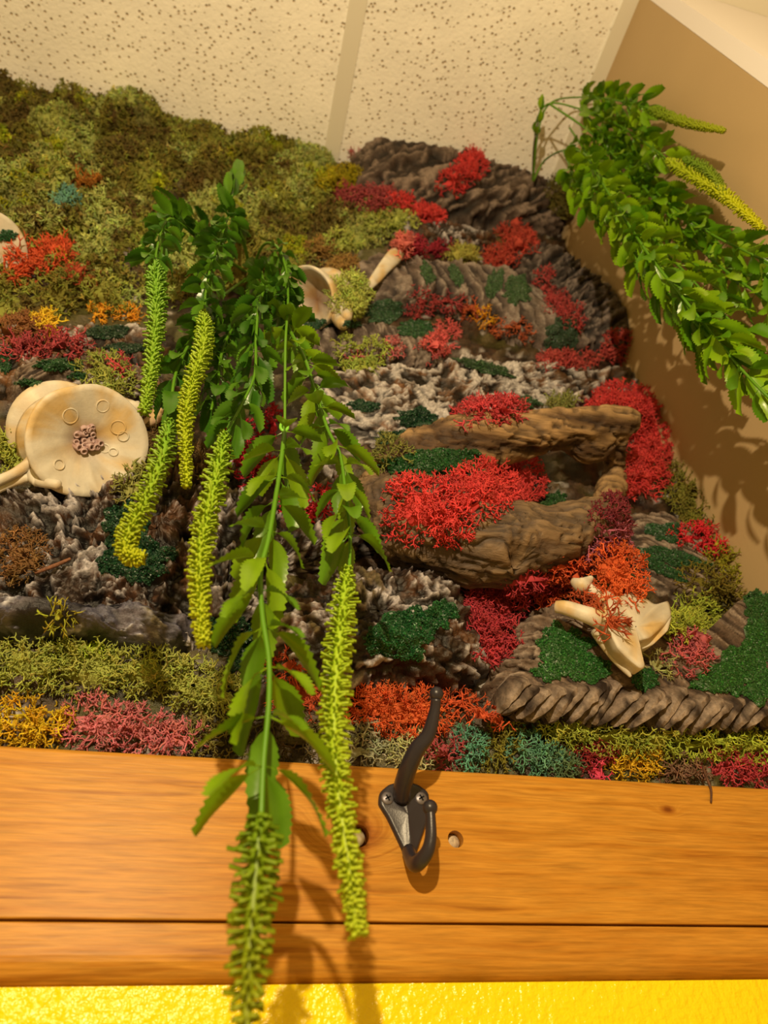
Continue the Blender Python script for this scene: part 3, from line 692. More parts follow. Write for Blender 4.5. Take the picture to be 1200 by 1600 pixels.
tag(mk('moss_carpet', VV, FF, M_moss, col=CC), 'thick olive green moss carpet filling the upper left wall', 'moss', kind='stuff')

SUBM = BVHTree.FromPolygons(np.vstack(SUBV).tolist(), SUBF)
def cast(px, py):
    d = unit(ray(px, py)); h = SUBM.ray_cast(Vector((0, 0, 0)), Vector(d))
    if h[0] is None: return None
    n = np.array(h[1]); return np.array(h[0]), (n if n @ d < 0 else -n)
def ell(cx, cy, rx, ry, rot=0.0, Y=None): return (cx, cy, rx, ry, rot) if Y is None else (cx, cy, rx, ry, rot, Y)
def dome(e, th, seed, N=26, Rn=8, tol=.022, hug=False):
    cx, cy, rx, ry = e[:4]; rot = math.radians(e[4]) if len(e) > 4 else 0
    hc = cast(cx, cy); Yc = hc[0][1] if hc else YW - .03
    if len(e) > 5: Yc = e[5]; tol = .006
    rs = np.linspace(.02, 1, Rn); a = np.arange(N) * 2 * math.pi / N
    wob = 1 + .16 * perlin(np.column_stack([np.cos(a) * 1.7 + seed, np.sin(a) * 1.7, np.full(N, seed * .37)]), seed)
    if hug: wob = 1 + .5 * fbm(np.column_stack([np.cos(a) * 2.2 + seed, np.sin(a) * 2.2, np.full(N, seed * .37)]), seed, 3)
    pts = []; ns = []
    for r in rs:
        for k in range(N):
            u, v = r * rx * wob[k] * math.cos(a[k]), r * ry * wob[k] * math.sin(a[k])
            x, y = cx + u * math.cos(rot) - v * math.sin(rot), cy + u * math.sin(rot) + v * math.cos(rot)
            h = cast(x, y); Yh = Yc if h is None else h[0][1]
            if h is not None: ns.append(h[1])
            pts.append(P(x, y, min(max(Yh, Yc - tol), Yc + tol)))
    p = np.array(pts); n = np.array(ns).mean(0) if ns else np.array([0, -1., 0]); n = unit(unit(n) + np.array([0, -.9, -.1]))
    rr = np.repeat(rs, N); Yg = p[:, 1].reshape(Rn, N)
    for _ in range(0 if hug else 2): Yg[1:-1] = (Yg[:-2] + Yg[1:-1] + Yg[2:]) / 3; Yg = (np.roll(Yg, 1, 1) + Yg + np.roll(Yg, -1, 1)) / 3
    for k in range(len(p)): p[k] = p[k] * (Yg.ravel()[k] / p[k][1])
    h = th * np.clip(1 - rr ** 2.6, 0, 1) ** .6 * (1 + .5 * perlin(p * 45, seed + 3)) - (-.0012 if hug else .002)
    V = p + h[:, None] * n
    i = np.arange(Rn - 1)[:, None] * N; j = np.arange(N)[None]
    q = np.stack([i + j, i + N + j, i + N + (j + 1) % N, i + (j + 1) % N], -1).reshape(-1, 4); F = q2t(q)
    Nn = vnormals(V, F)
    if (Nn @ n).mean() < 0: Nn = -Nn; F = F[:, ::-1]
    return V, F, Nn
CSEED = [1000]
def clump(label, rgb, blobs, th=.014, kind='lichen', size=.0175, dens=19000, jit=.17, k=1.22, name='moss_clump', tilt=.5, group=None):
    CSEED[0] += 7; Vs, Fs, Cs, b = [], [], [], 0; col = alb(rgb, k)
    for m, e in enumerate(blobs):
        V, F, Nn = dome(e, th, CSEED[0] + m * 3)
        sv, sf, sc = scatter(V, F, Nn, kind, size, dens, col, jit, None, tilt, CSEED[0] + m)
        V = V - Nn * (size * .55); Vs += [V, sv]; Fs += [F + b, sf + b + len(V)]; Cs += [np.broadcast_to(col, V.shape), sc]; b += len(V) + len(sv)
    return tag(mk(name, np.vstack(Vs), np.vstack(Fs), M_moss, col=np.vstack(Cs)), label, 'moss', group)
RED, BRK, PNK, RUS, DRD = (200, 56, 40), (158, 62, 48), (172, 84, 76), (196, 74, 30), (150, 36, 36)
YEL, LIM, OLV, DOL, TEA, BRN, PAL, ORG = (214, 152, 22), (158, 150, 48), (136, 122, 44), (96, 78, 24), (92, 130, 104), (116, 74, 32), (178, 152, 92), (216, 130, 26)
FAR = dict(size=.021, dens=12500, th=.02)     # clumps high up on the wall
MID = dict(size=.018, dens=17500)
clump('bright red moss tuft perched on the top bark log', RED, [ell(708, 285, 27, 15, -15), ell(735, 263, 24, 18, -30)], **FAR)
clump('brick red moss wrapped round the left end of the top log', BRK, [ell(572, 200, 14, 9), ell(554, 222, 12, 22, 15)], **FAR)
clump('dusty red moss streak below the left end of the top log', BRK, [ell(545, 311, 34, 11, 8), ell(592, 318, 30, 12, 5)], **FAR)
clump('vivid red moss strip running down below the top log', RED, [ell(624, 322, 22, 9, 5), ell(668, 341, 22, 9, 20)], **FAR)
clump('yellow green moss tuft at the upper right of the olive carpet', (160, 130, 14), [ell(520, 288, 26, 14), ell(545, 275, 16, 10)], **FAR)
clump('teal moss tuft in the olive carpet at left', (108, 138, 92), [ell(101, 311, 22, 13)], size=.015, dens=20000, th=.02)
clump('small rust moss scrap beside the teal tuft', (158, 88, 22), [ell(132, 290, 24, 9, 10)], **FAR)
clump('fiery rust moss spilling below the far left disc bone', (202, 76, 32), [ell(60, 405, 55, 26), ell(25, 425, 30, 22), ell(90, 390, 28, 16)], kind='strand', size=.02, dens=17000, th=.018)
clump('thin rust moss tail right of the fiery rust moss', (168, 66, 30), [ell(128, 434, 26, 11)], kind='strand', size=.016, dens=17000)
clump('dark moss around the hanging plant base by the corner', DOL, [ell(876, 305, 22, 34)], **FAR)
clump('rust red moss under the right end of the top log', (178, 62, 36), [ell(800, 366, 22, 14), ell(790, 405, 36, 15), ell(815, 390, 22, 20)], **FAR)
clump('ochre moss strip on top of the fluted bark slab', (164, 140, 48), [ell(722, 402, 30, 9, 5)], **FAR)
clump('dull red moss along the top edge of the fluted slab', DRD, [ell(650, 396, 18, 8), ell(685, 390, 25, 9)], **FAR)
clump('pink knob of moss on the tip of the slender bone', (206, 96, 66), [ell(628, 390, 10, 8)], **FAR)
clump('brick moss line creeping between fluted and ridged slabs', (172, 62, 44), [ell(850, 440, 15, 16), ell(872, 475, 18, 20), ell(893, 498, 20, 16)], **MID)
clump('brick moss along the lower end of the ridged slab', (176, 64, 44), [ell(952, 555, 38, 14, -10), ell(885, 568, 42, 13, -5), ell(962, 535, 22, 16)], **MID)
clump('dark brick moss patch at the end of the fluted slab rib', (160, 56, 42), [ell(655, 476, 22, 20), ell(700, 474, 26, 12)], **MID)
clump('rusty moss streak below the fluted slab', (176, 78, 34), [ell(800, 516, 34, 13, 10), ell(735, 486, 20, 10)], **MID)
clump('small bright orange moss dot below the fluted slab', (230, 140, 20), [ell(757, 498, 14, 11)], **MID)
clump('coral moss patch on grey bark in the middle', (204, 82, 60), [ell(694, 530, 16, 22, 20), ell(672, 548, 18, 12)], **MID)
clump('pink moss spot on the flat grey bark piece', (190, 92, 70), [ell(612, 548, 12, 14)], **MID)
clump('tiny rose moss speck beside the olive lime moss', (186, 84, 66), [ell(553, 563, 9, 7)], **MID)
clump('lime moss ball between the cup bone and slender bone', (172, 160, 58), [ell(545, 460, 30, 26), ell(550, 480, 20, 14)], **MID)
clump('olive lime moss on the lower edge of flat grey bark', LIM, [ell(580, 555, 24, 20), ell(541, 548, 14, 18), ell(560, 575, 26, 9)], **MID)
clump('brown gold moss above the lime ball', (150, 104, 40), [ell(540, 422, 26, 9), ell(500, 395, 26, 14)], **MID)
clump('bright lime moss hump at the right end of the carpet', (164, 152, 54), [ell(530, 385, 34, 16), ell(610, 355, 38, 16)], **FAR)
clump('red moss mound peeking over the driftwood ridge', (188, 58, 46), [ell(748, 650, 34, 17), ell(785, 644, 34, 14)], **MID)
clump('big crimson moss crescent at the right end of the driftwood', RED, [ell(955, 628, 42, 22, -15), ell(1005, 645, 38, 34), ell(1015, 700, 33, 40), ell(1000, 748, 38, 30)], th=.022)
clump('large crimson moss cushion in front of the driftwood', RED, [ell(655, 800, 60, 50), ell(700, 815, 34, 34), ell(745, 770, 62, 44, -10), ell(805, 755, 42, 34)], th=.02)
clump('olive moss tuft at the left tip of the driftwood', (122, 108, 38), [ell(612, 712, 26, 22)], **MID)
clump('small olive moss tuft above the driftwood right end', (130, 116, 44), [ell(876, 632, 22, 12)], **MID)
clump('dark red moss hidden under the driftwood right end', (120, 40, 34), [ell(950, 815, 26, 36)], **MID)
clump('dusty pink moss above the winged bone', PNK, [ell(952, 842, 26, 24), ell(930, 868, 24, 22)], **MID)
clump('red moss mass left of the ribbed bark slab', (176, 52, 44), [ell(770, 950, 46, 38), ell(768, 1002, 42, 40), ell(745, 975, 24, 44), ell(818, 918, 34, 22)], th=.018)
clump('dark orange moss fringe right under the driftwood', RUS, [ell(882, 894, 36, 22, -15), ell(850, 925, 30, 28)], **MID)
clump('orange moss tuft heaped on the winged bone', (206, 82, 30), [ell(960, 888, 38, 32, 0, .505), ell(968, 918, 34, 28, 0, .497)], th=.016)
clump('long rust strands dangling over the winged bone', (176, 72, 30), [ell(948, 972, 20, 26, 0, .488), ell(920, 940, 22, 20, 0, .505)], kind='strand', size=.02)
clump('small scarlet moss patch by the beige wall corner', (204, 40, 36), [ell(1078, 842, 24, 18), ell(1108, 858, 20, 7, 10)], **MID)
clump('brick pink moss on the broad slab right of the bone', (182, 80, 64), [ell(1072, 1032, 34, 20), ell(1075, 1008, 18, 14)], **MID)
clump('lime moss cushion right of the winged bone', (164, 154, 42), [ell(1080, 965, 32, 34), ell(1062, 985, 26, 18)], th=.018, size=.0165, dens=20000)
clump('brown olive moss between the lime cushion and corner', (116, 92, 24), [ell(1095, 915, 40, 28), ell(1120, 930, 26, 22)], **MID)
clump('yellow olive moss hugging the side wall corner', (146, 126, 24), [ell(1132, 878, 28, 34), ell(1158, 905, 20, 18)], **MID)
clump('olive moss column below the crimson crescent', (118, 100, 28), [ell(1070, 775, 34, 32), ell(1092, 808, 30, 26), ell(1050, 745, 16, 16)], **MID)
clump('pale olive moss scrap at the blade tips of the winged bone', (140, 124, 58), [ell(1030, 1040, 20, 10)], **MID)
# left middle
clump('brown rust moss strip at the left edge under the carpet', (140, 82, 36), [ell(15, 522, 36, 20), ell(48, 515, 26, 14)], kind='strand', size=.016, dens=20000)
clump('brick moss band above the small brown bark chip', (168, 62, 48), [ell(40, 548, 34, 14), ell(88, 542, 34, 14), ell(120, 545, 22, 14)], **MID)
clump('golden moss tuft on the left bark strip', (232, 160, 30), [ell(72, 514, 15, 13)], **MID)
clump('orange gold moss line under the olive carpet', (210, 130, 24), [ell(155, 492, 20, 8), ell(205, 496, 22, 8)], **MID)
clump('lime moss right above the round vertebra disc', (150, 138, 46), [ell(160, 580, 38, 20), ell(185, 600, 26, 18)], **MID)
clump('tiny crimson moss spot beside the lime tuft', (188, 66, 52), [ell(192, 580, 12, 13)], **MID)
clump('lime moss at the left edge beside the vertebra disc', (158, 146, 46), [ell(12, 708, 22, 30)], **MID)
clump('olive moss fringe under the right rim of the disc', (140, 122, 48), [ell(205, 762, 22, 18), ell(222, 735, 14, 18)], **MID)
clump('brown moss ball on dark cork at the left edge', (128, 82, 36), [ell(38, 868, 34, 40)], th=.018, size=.012, dens=36000)
clump('crimson moss showing between the plant leaves', (170, 34, 36), [ell(375, 690, 24, 34), ell(398, 735, 28, 20), ell(425, 665, 12, 20)], **MID)
clump('red moss right of the long hanging stem', (200, 50, 46), [ell(500, 795, 34, 24), ell(465, 790, 22, 20)], **MID)
clump('brown mossy tangle behind the catkins', (104, 72, 30), [ell(245, 700, 22, 40), ell(320, 730, 22, 34)], kind='strand', size=.016, dens=20000)
# band over the board
BT = dict(size=.0155, dens=31000)
clump('long olive moss strip above the yellow and pink moss', (158, 144, 50), [ell(-40, 1040, 60, 34), ell(50, 1040, 64, 34), ell(140, 1045, 66, 40), ell(225, 1052, 56, 34), ell(300, 1075, 54, 32, 10), ell(345, 1095, 40, 26)], th=.022, **BT)
clump('bright lime moss sprigs on the olive strip', (178, 172, 40), [ell(120, 1012, 36, 14, 10), ell(150, 1020, 20, 12)], th=.02, size=.014)
clump('tall yellow green moss sprig against the bark roll', (158, 138, 32), [ell(93, 962, 24, 18)], th=.02, kind='strand', size=.016)
clump('golden yellow moss at the left end of the board', (204, 148, 22), [ell(45, 1128, 56, 32), ell(70, 1140, 36, 24), ell(-30, 1128, 50, 32)], **BT)
clump('dusty rose moss left of centre on the board', (196, 100, 78), [ell(150, 1130, 56, 36), ell(215, 1142, 56, 30), ell(275, 1158, 44, 16)], **BT)
clump('dull olive moss tuft behind the hanging leaves', (118, 98, 36), [ell(345, 1162, 26, 20), ell(318, 1150, 20, 20)], **BT)
clump('dark brown moss between stem and catkin', (84, 66, 28), [ell(455, 1158, 50, 26), ell(385, 1150, 26, 26)], **BT)
clump('burnt orange moss behind the long catkin', (182, 70, 30), [ell(470, 1090, 46, 40), ell(450, 1050, 30, 26)], kind='strand', size=.016, dens=24000)
clump('orange moss bank left of the hook prong', (212, 88, 34), [ell(610, 1112, 56, 32), ell(655, 1115, 48, 36), ell(575, 1100, 36, 22)], kind='fine', th=.02, size=.016, dens=30000)
clump('orange moss strands right of the hook prong', (196, 76, 32), [ell(720, 1100, 36, 18, 10), ell(765, 1120, 34, 11, 18, .545)], kind='strand', size=.016, dens=24000)
clump('pale straw moss under the orange bank', (166, 146, 92), [ell(565, 1180, 36, 12), ell(575, 1150, 22, 14)], **BT)
clump('pale yellow moss behind the hook prong', (178, 156, 82), [ell(640, 1180, 34, 22)], **BT)
clump('brick red moss beside the hook prong on the board', (164, 66, 52), [ell(692, 1172, 24, 28)], **BT)
clump('teal moss tuft nearest the hook', (96, 134, 84), [ell(735, 1165, 22, 22), ell(728, 1188, 16, 14)], **BT)
clump('mustard olive moss between the two teal tufts', (128, 108, 30), [ell(775, 1180, 26, 20), ell(788, 1150, 22, 14)], **BT)
clump('wide teal moss tuft right of the mustard moss', (100, 132, 80), [ell(825, 1175, 34, 24), ell(850, 1192, 34, 16)], **BT)
clump('grey green moss at the foot of the wide teal tuft', (92, 100, 50), [ell(876, 1200, 26, 13)], **BT)
clump('long yellow green moss strip under the ribbed slab', (160, 148, 44), [ell(885, 1142, 44, 22, 0, .570), ell(950, 1154, 50, 24, 0, .570), ell(1018, 1160, 48, 22, 0, .570)], th=.024, **BT)
clump('lime moss strip at the lower right edge', (166, 156, 40), [ell(1100, 1164, 48, 20, 0, .570), ell(1168, 1170, 48, 20, 0, .570)], th=.024, **BT)
clump('dark red moss wedge left of the yellow moss', (140, 40, 30), [ell(912, 1190, 24, 14), ell(935, 1180, 24, 12)], **BT)
clump('tiny hot pink moss tuft on the board edge', (214, 66, 70), [ell(931, 1211, 11, 7)], **BT)
clump('amber yellow moss right of centre on the board', (224, 160, 28), [ell(985, 1195, 42, 20), ell(1010, 1188, 26, 18)], **BT)
clump('brown moss between amber and red moss', (132, 88, 52), [ell(1062, 1205, 36, 22)], **BT)
clump('coral red moss at the right end of the board', (184, 60, 50), [ell(1130, 1200, 36, 26), ell(1185, 1208, 40, 22)], **BT)

# green flocked patches ---------------------------------------------------------
octV = np.array([(1, 0, 0), (-1, 0, 0), (0, 1, 0), (0, -1, 0), (0, 0, 1), (0, 0, -1)], float)
octF = np.array([(0, 2, 4), (2, 1, 4), (1, 3, 4), (3, 0, 4), (2, 0, 5), (1, 2, 5), (3, 1, 5), (0, 3, 5)])
def flock(label, blobs, rgb=(40, 84, 26), grain=.0011, dens=320000, k=.55):
    CSEED[0] += 5; g = np.random.default_rng(CSEED[0]); Vs, Fs, Cs, b = [], [], [], 0; c0_ = alb(rgb, k)
    for m, e in enumerate(blobs):
        V, F, Nn = dome(e, .002, CSEED[0] + m, N=40, Rn=14, tol=.03, hug=True)
        A, B, C = V[F[:, 0]], V[F[:, 1]], V[F[:, 2]]; ar = .5 * np.linalg.norm(np.cross(B - A, C - A), axis=1); n = int(min(1500, ar.sum() * dens))
        idx = g.choice(len(F), n, p=ar / ar.sum()); u, v = g.random(n), g.random(n); sw = u + v > 1; u[sw] = 1 - u[sw]; v[sw] = 1 - v[sw]
        p = A[idx] + u[:, None] * (B - A)[idx] + v[:, None] * (C - A)[idx] + Nn[F[idx, 0]] * .0006
        s = grain * (.6 + .8 * g.random((n, 1, 1))) * (1 + .5 * g.normal(size=(n, 1, 3)) * .5)
        rot = g.normal(size=(n, 3, 3)); rot, _ = np.linalg.qr(rot)
        vv = p[:, None] + (octV[None] * s) @ rot; ff = octF[None] + (np.arange(n) * 6)[:, None, None]
        cc = c0_ * np.exp(.35 * g.normal(size=(n, 1)) + .12 * g.normal(size=(n, 3)))
        Vs += [V, vv.reshape(-1, 3)]; Fs += [F + b, ff.reshape(-1, 3) + b + len(V)]; Cs += [np.broadcast_to(c0_ * .8, V.shape), np.repeat(cc, 6, 0)]; b += len(V) + n * 6
    return tag(mk('green_flock', np.vstack(Vs), np.vstack(Fs), M_flock, col=np.clip(np.vstack(Cs), 0, .9), smooth=False), label, 'flock', kind='stuff')
DG = (30, 66, 28)
flock('green flock on the leaf-like bark lobe below the slender bone', [ell(603, 486, 30, 18, -10)], (66, 92, 44))
flock('oval green flock patch in the middle of the grey bark', [ell(650, 513, 30, 14)], (52, 88, 36))
flock('small green flock patch under the cup bone', [ell(497, 508, 18, 7), ell(550, 508, 14, 6)], (48, 82, 40))
flock('green flock on the ribs of the fluted slab', [ell(668, 428, 9, 20, -20), ell(712, 430, 9, 18, -20), ell(770, 445, 12, 24, 20), ell(808, 455, 20, 22, 20)], (74, 96, 42))
flock('green flock at the lower end of the fluted slab', [ell(880, 522, 26, 28, -30)], (70, 86, 46))
flock('dark green glittery flock on the driftwood top', [ell(655, 722, 58, 15, -8), ell(715, 722, 34, 20, -10), ell(660, 735, 40, 12)], (34, 82, 24))
flock('green flock on the driftwood mouth edge', [ell(866, 786, 20, 20)], (44, 78, 24))
flock('wide green flock on the left of the ribbed slab', [ell(880, 1015, 42, 38), ell(915, 1045, 40, 22), ell(860, 1050, 30, 14)], (50, 98, 28))
flock('green flock patch under the blade tips', [ell(1008, 1062, 20, 18)], (44, 92, 28))
flock('green flock stripes on the small right bark slab', [ell(1050, 870, 50, 13, 12), ell(1035, 890, 40, 9, 25)], (48, 86, 34))
flock('green flock above the striped bark slab', [ell(1040, 832, 28, 16)], (48, 84, 34))
flock('broad green flock on the right end of the broad slab', [ell(1150, 1050, 46, 32), ell(1110, 1070, 34, 14), ell(1185, 1010, 26, 40), ell(1190, 1070, 30, 28)], (54, 100, 28))
flock('green flock at the right edge near the wall', [ell(1185, 955, 24, 30)], (54, 92, 28))
flock('dark green flock in the knobbly bark knot', [ell(635, 985, 52, 32), ell(600, 1000, 36, 24), ell(690, 960, 26, 20), ell(640, 1020, 26, 14)], (30, 84, 28))
flock('dark green flock on the cork below the disc', [ell(195, 825, 34, 40), ell(225, 875, 46, 34), ell(180, 880, 26, 20)], DG)
flock('deep green flock behind the hanging stem bottom', [ell(375, 1010, 34, 40), ell(330, 990, 22, 24)], DG)
flock('green flock on white cork above the driftwood', [ell(650, 655, 36, 15), ell(620, 685, 30, 12), ell(570, 635, 24, 9)], (34, 70, 32))
flock('dull green flock strip on the upper cork bark', [ell(760, 575, 42, 9, 15), ell(820, 630, 22, 10)], (62, 84, 36))
flock('green flock lens on the narrow brown bark chip', [ell(95, 570, 36, 10)], (46, 82, 30))
flock('green flock strip right above the disc rear', [ell(45, 598, 18, 6), ell(122, 588, 16, 5)], (46, 82, 30))
flock('green flock at the left edge under the brick moss', [ell(8, 565, 10, 20)], (40, 78, 30))
flock('green flock patch on the far left disc bone', [ell(10, 369, 18, 9)], (40, 86, 36))
flock('dark green flock beside the olive carpet bottom', [ell(170, 520, 34, 10), ell(200, 545, 34, 7)], (40, 64, 28))

# loose twigs
V, q_, t = chain([(55, 895, .545, .0016), (85, 884, .54, .002), (110, 873, .535, .0014)], 12, 6); tag(mk('twig', V, [q_, t], M_bark, col=np.broadcast_to(alb((128, 74, 38)), V.shape)), 'short brown twig beside the brown moss ball', 'twig')
V, q_, t = chain([(1098, 1196, .552, .0012), (1104, 1215, .549, .0014), (1111, 1234, .548, .0011), (1111, 1254, .548, .0009)], 12, 6); tag(mk('twig', V, [q_, t], M_bark, col=np.broadcast_to(alb((92, 52, 26)), V.shape)), 'thin dark stem hanging over the board beside red moss', 'twig')

# ------------------------------------------------------------------ plants
def leaf_mesh(seed, bend, fold):
    g = np.random.default_rng(seed); n = 25; t = np.linspace(0, 1, n)
    wv = np.where(t < .16, .05 + .03 * t, .10 + .90 * np.sin(np.clip((t - .16) / .84, 0, 1) ** .82 * math.pi * .90) ** .85) * .195
    wv[-1] = .03; rows = []; cols = []
    for k in range(n):
        wt = wv[k] * (1.15 if (k % 2 and .3 < t[k] < .99) else .97); yb = -.035 if (k % 2 and t[k] > .3) else 0
        for s in (-1, -.5, 0, .5, 1):
            x = s * wt; y = t[k] + (yb * -abs(s) if abs(s) == 1 else 0)
            z = -bend * t[k] ** 2 + fold * abs(x) + .012 * math.sin(9 * t[k] + s * 2 + seed)
            rows.append((x, y, z)); cols.append(.88 if s == 0 else 1.0)
    V = np.array(rows); i = np.arange(n - 1)[:, None] * 5; j = np.arange(4)[None]
    q = np.stack([i + j, i + j + 1, i + 5 + j + 1, i + 5 + j], -1).reshape(-1, 4)
    return V, q, np.array(cols)
LEAF = {}
def leaf_set(key, rgbs):
    out = []
    for k, rgb in enumerate(rgbs):
        for m in range(2):
            V, q, s = leaf_mesh(k * 5 + m, .32 + .26 * m + .05 * k, .30)
            me = make_mesh('leaf', V, q, alb(rgb, .92) * s[:, None]); me.materials.append(M_leaf); out.append(me)
    LEAF[key] = out
leaf_set('dark', [(72, 104, 12), (86, 116, 14), (58, 92, 12)])
leaf_set('light', [(108, 130, 10), (120, 136, 10), (92, 120, 12)])  # lower leaves: brighter colour stands in for hanging nearer the lamp
leaf_set('right', [(122, 148, 10), (138, 156, 10), (92, 126, 10)])
def put_leaf(key, p, d, n, size, parent, g):
    d = unit(d); n = unit(n - d * (n @ d)); x = np.cross(d, n)
    ob = bpy.data.objects.new('leaf', LEAF[key][g.integers(len(LEAF[key]))]); COL.objects.link(ob)
    ob.parent = parent; ob.rotation_euler = Matrix((( x[0], d[0], n[0]), (x[1], d[1], n[1]), (x[2], d[2], n[2]))).to_euler()
    ob.location = p - ORI[parent.name]; s = size * (.85 + .3 * g.random()); ob.scale = (s, s, s)
    return ob
XMAX = [9.0]
def Pc(x, y, Y):
    d = ray(x, y); return P(x, y, min(Y, XMAX[0] * d[1] / d[0]) if d[0] > 0 else Y)
def polyP(pts, n): return catmull(np.array([Pc(*p) for p in pts]), n)
def stem(plant, pts, keyf, spacing, size, start=.0, end=1.0, r=(.0022, .0013), alpha=.85, whorl=4, seed=0, rgb=(80, 108, 12), leaves=True):
    g = np.random.default_rng(seed); c = polyP(pts, 14 * len(pts)); L = np.r_[0, np.cumsum(np.linalg.norm(np.diff(c, axis=0), axis=1))]
    V, q, t = tube(c, np.linspace(r[0], r[1], len(c)), 7)
    so = mk('stem', V, [q, t], M_stem, plant, col=np.broadcast_to(alb(rgb, 1.2), V.shape))
    if not leaves: return so
    T, N, B = frames(c); s = L[-1] * start + spacing * .3; a0 = g.random() * 6.28; k = 0
    while s < L[-1] * end:
        i = min(len(c) - 1, np.searchsorted(L, s)); a0 += .8
        for w_ in range(whorl):
            a = a0 + w_ * 6.283 / whorl + .25 * g.normal(); rad = math.cos(a) * N[i] + math.sin(a) * B[i]; al = alpha * (.8 + .4 * g.random())
            tt = unit(T[i] * .8 + np.array([0, 0, -.35]))
            d = math.cos(al) * tt + math.sin(al) * rad; n_ = rad * math.cos(al) - tt * math.sin(al)
            put_leaf(keyf(s / L[-1]), c[i] + rad * r[1], d, n_, size, so, g)
        s += spacing * (.85 + .3 * g.random()); k += 1
    return so
def catkin(plant, pts, w, seed, c0_=(170, 180, 34), c1_=(196, 186, 22), n=60):
    g = np.random.default_rng(seed); c = polyP(pts, n); T, N, B = frames(c); t = np.linspace(0, 1, n)
    wid = w * np.clip(np.minimum(.45 + t * 5, 1) * (1 - .55 * t ** 2.2), .2, 1)
    V, q, tr = tube(c, wid * .34, 8); parts = [(V, q, tr)]; cc = [np.r_[np.repeat(t, 8), 0, 1]]
    L = np.linalg.norm(np.diff(c, axis=0), axis=1).sum(); rows = int(L / (w * .33)); k = 9
    Vs, Fs, Ts, b = [], [], [], 0
    for r in range(rows):
        s = (r + .5) / rows * (n - 1); i = int(s); p = c[i] + (c[min(i + 1, n - 1)] - c[i]) * (s - i); W = wid[i]
        for m in range(k):
            a = m * 6.283 / k + (r % 2) * .35 + .12 * g.normal(); rad = math.cos(a) * N[i] + math.sin(a) * B[i]; d = unit(rad + T[i] * (.12 + .12 * g.normal()) )
            x = unit(np.cross(d, T[i])); y = T[i]; e = p + d * W * (1.0 + .12 * g.normal()); b0 = p + rad * W * .35; mid = p + d * W * .78
            wd = w * .09; fk = w * .11
            Vs.append(np.array([b0 + x * wd, b0 - x * wd * .5 + y * wd, b0 - x * wd * .5 - y * wd, e + x * fk + y * fk * .6, e - x * fk + y * fk * .6, e - y * fk]))
            Fs.append(np.array([[0, 1, 4], [0, 4, 3], [1, 2, 5], [1, 5, 4], [2, 0, 3], [2, 3, 5], [3, 4, 5]]) + b); b += 6; Ts += [t[i]] * 6
    parts.append((np.vstack(Vs), np.vstack(Fs))); cc.append(np.array(Ts) + .1)
    V, F = join(parts); tv = np.clip(np.concatenate(cc), 0, 1)
    return mk('catkin', V, F, M_catkin, plant, col=mixc(np.broadcast_to(alb(c0_, .92), V.shape), np.broadcast_to(alb(c1_, .92), V.shape), tv))

pA = tag(empty('hanging_plant', P(392, 430, .57)), 'green trailing plant with serrated leaves and catkins hanging before the left moss', 'plant')
BA = (392, 430, .572)
kf = lambda s: 'dark' if s < .45 else 'light'
dk = lambda s: 'dark'
def sq(y): return .40
stem(pA, [BA, (380, 380, .50), (362, 335, .44), (345, 372, .42), (330, 415, .41), (322, 455, .405), (319, 490, .40)], dk, .026, .036, .35, 1, seed=1, alpha=1.0)
catkin(pA, [(319, 486, .40), (318, 540, .40), (300, 600, .40), (290, 660, .40), (292, 760, .40)], .0098, 11)
stem(pA, [BA, (330, 390, .50), (275, 345, .43), (256, 352, .42), (246, 385, .415), (242, 415, .41)], dk, .026, .036, .45, 1, seed=2, alpha=1.1)
catkin(pA, [(242, 408, .41), (245, 470, .41), (240, 550, .41), (226, 645, .41)], .0112, 12, (128, 162, 34), (166, 178, 36))
stem(pA, [BA, (410, 385, .48), (432, 385, .43), (447, 420, .42), (450, 470, .41), (446, 540, .40), (445, 665, .395)], dk, .03, .036, .35, .62, seed=3)
stem(pA, [(445, 665, .395), (442, 700, .39), (432, 770, .388), (420, 840, .386), (407, 895, .384), (410, 960, .382), (420, 1030, .38), (420, 1100, .378), (412, 1190, .376), (408, 1280, .374)], lambda s: 'light', .031, .042, 0, .93, seed=4, alpha=1.08, r=(.0021, .0016))
catkin(pA, [(408, 1270, .374), (402, 1350, .374), (394, 1440, .373), (388, 1530, .372), (384, 1640, .371)], .0125, 13, (124, 142, 16), (164, 152, 12))
stem(pA, [BA, (405, 420, .49), (412, 448, .43), (404, 480, .415), (400, 530, .41), (398, 585, .405), (378, 632, .40), (355, 675, .40)], dk, .03, .038, .3, 1, seed=5, alpha=.9)
catkin(pA, [(352, 675, .40), (335, 760, .395), (315, 850, .39), (312, 930, .388), (318, 1008, .386)], .0105, 14, (150, 172, 30), (206, 192, 24))
stem(pA, [BA, (430, 470, .48), (455, 520, .42), (478, 565, .41), (492, 610, .405), (512, 670, .40), (531, 710, .398), (540, 770, .396), (547, 830, .394), (546, 890, .392)], kf, .029, .039, .3, .97, seed=6, alpha=1.08)
catkin(pA, [(544, 885, .392), (533, 980, .39), (523, 1100, .388), (527, 1220, .386), (545, 1350, .384), (560, 1462, .383)], .0106, 15, (176, 186, 30), (204, 194, 28), n=80)
stem(pA, [BA, (340, 470, .50), (300, 530, .45), (276, 580, .43), (268, 625, .425), (264, 660, .42)], dk, .03, .036, .35, .95, seed=7, alpha=.8)
catkin(pA, [(266, 655, .42), (252, 720, .415), (225, 785, .41), (200, 835, .41), (200, 868, .41), (225, 872, .408)], .0108, 16, (130, 162, 34), (204, 186, 20))
stem(pA, [BA, (380, 370, .47), (362, 320, .43), (368, 285, .42)], dk, .022, .034, .5, 1, seed=8, alpha=.6)
stem(pA, [BA, (350, 400, .50), (310, 350, .45), (262, 320, .43)], dk, .022, .034, .5, 1, seed=9, alpha=.8)
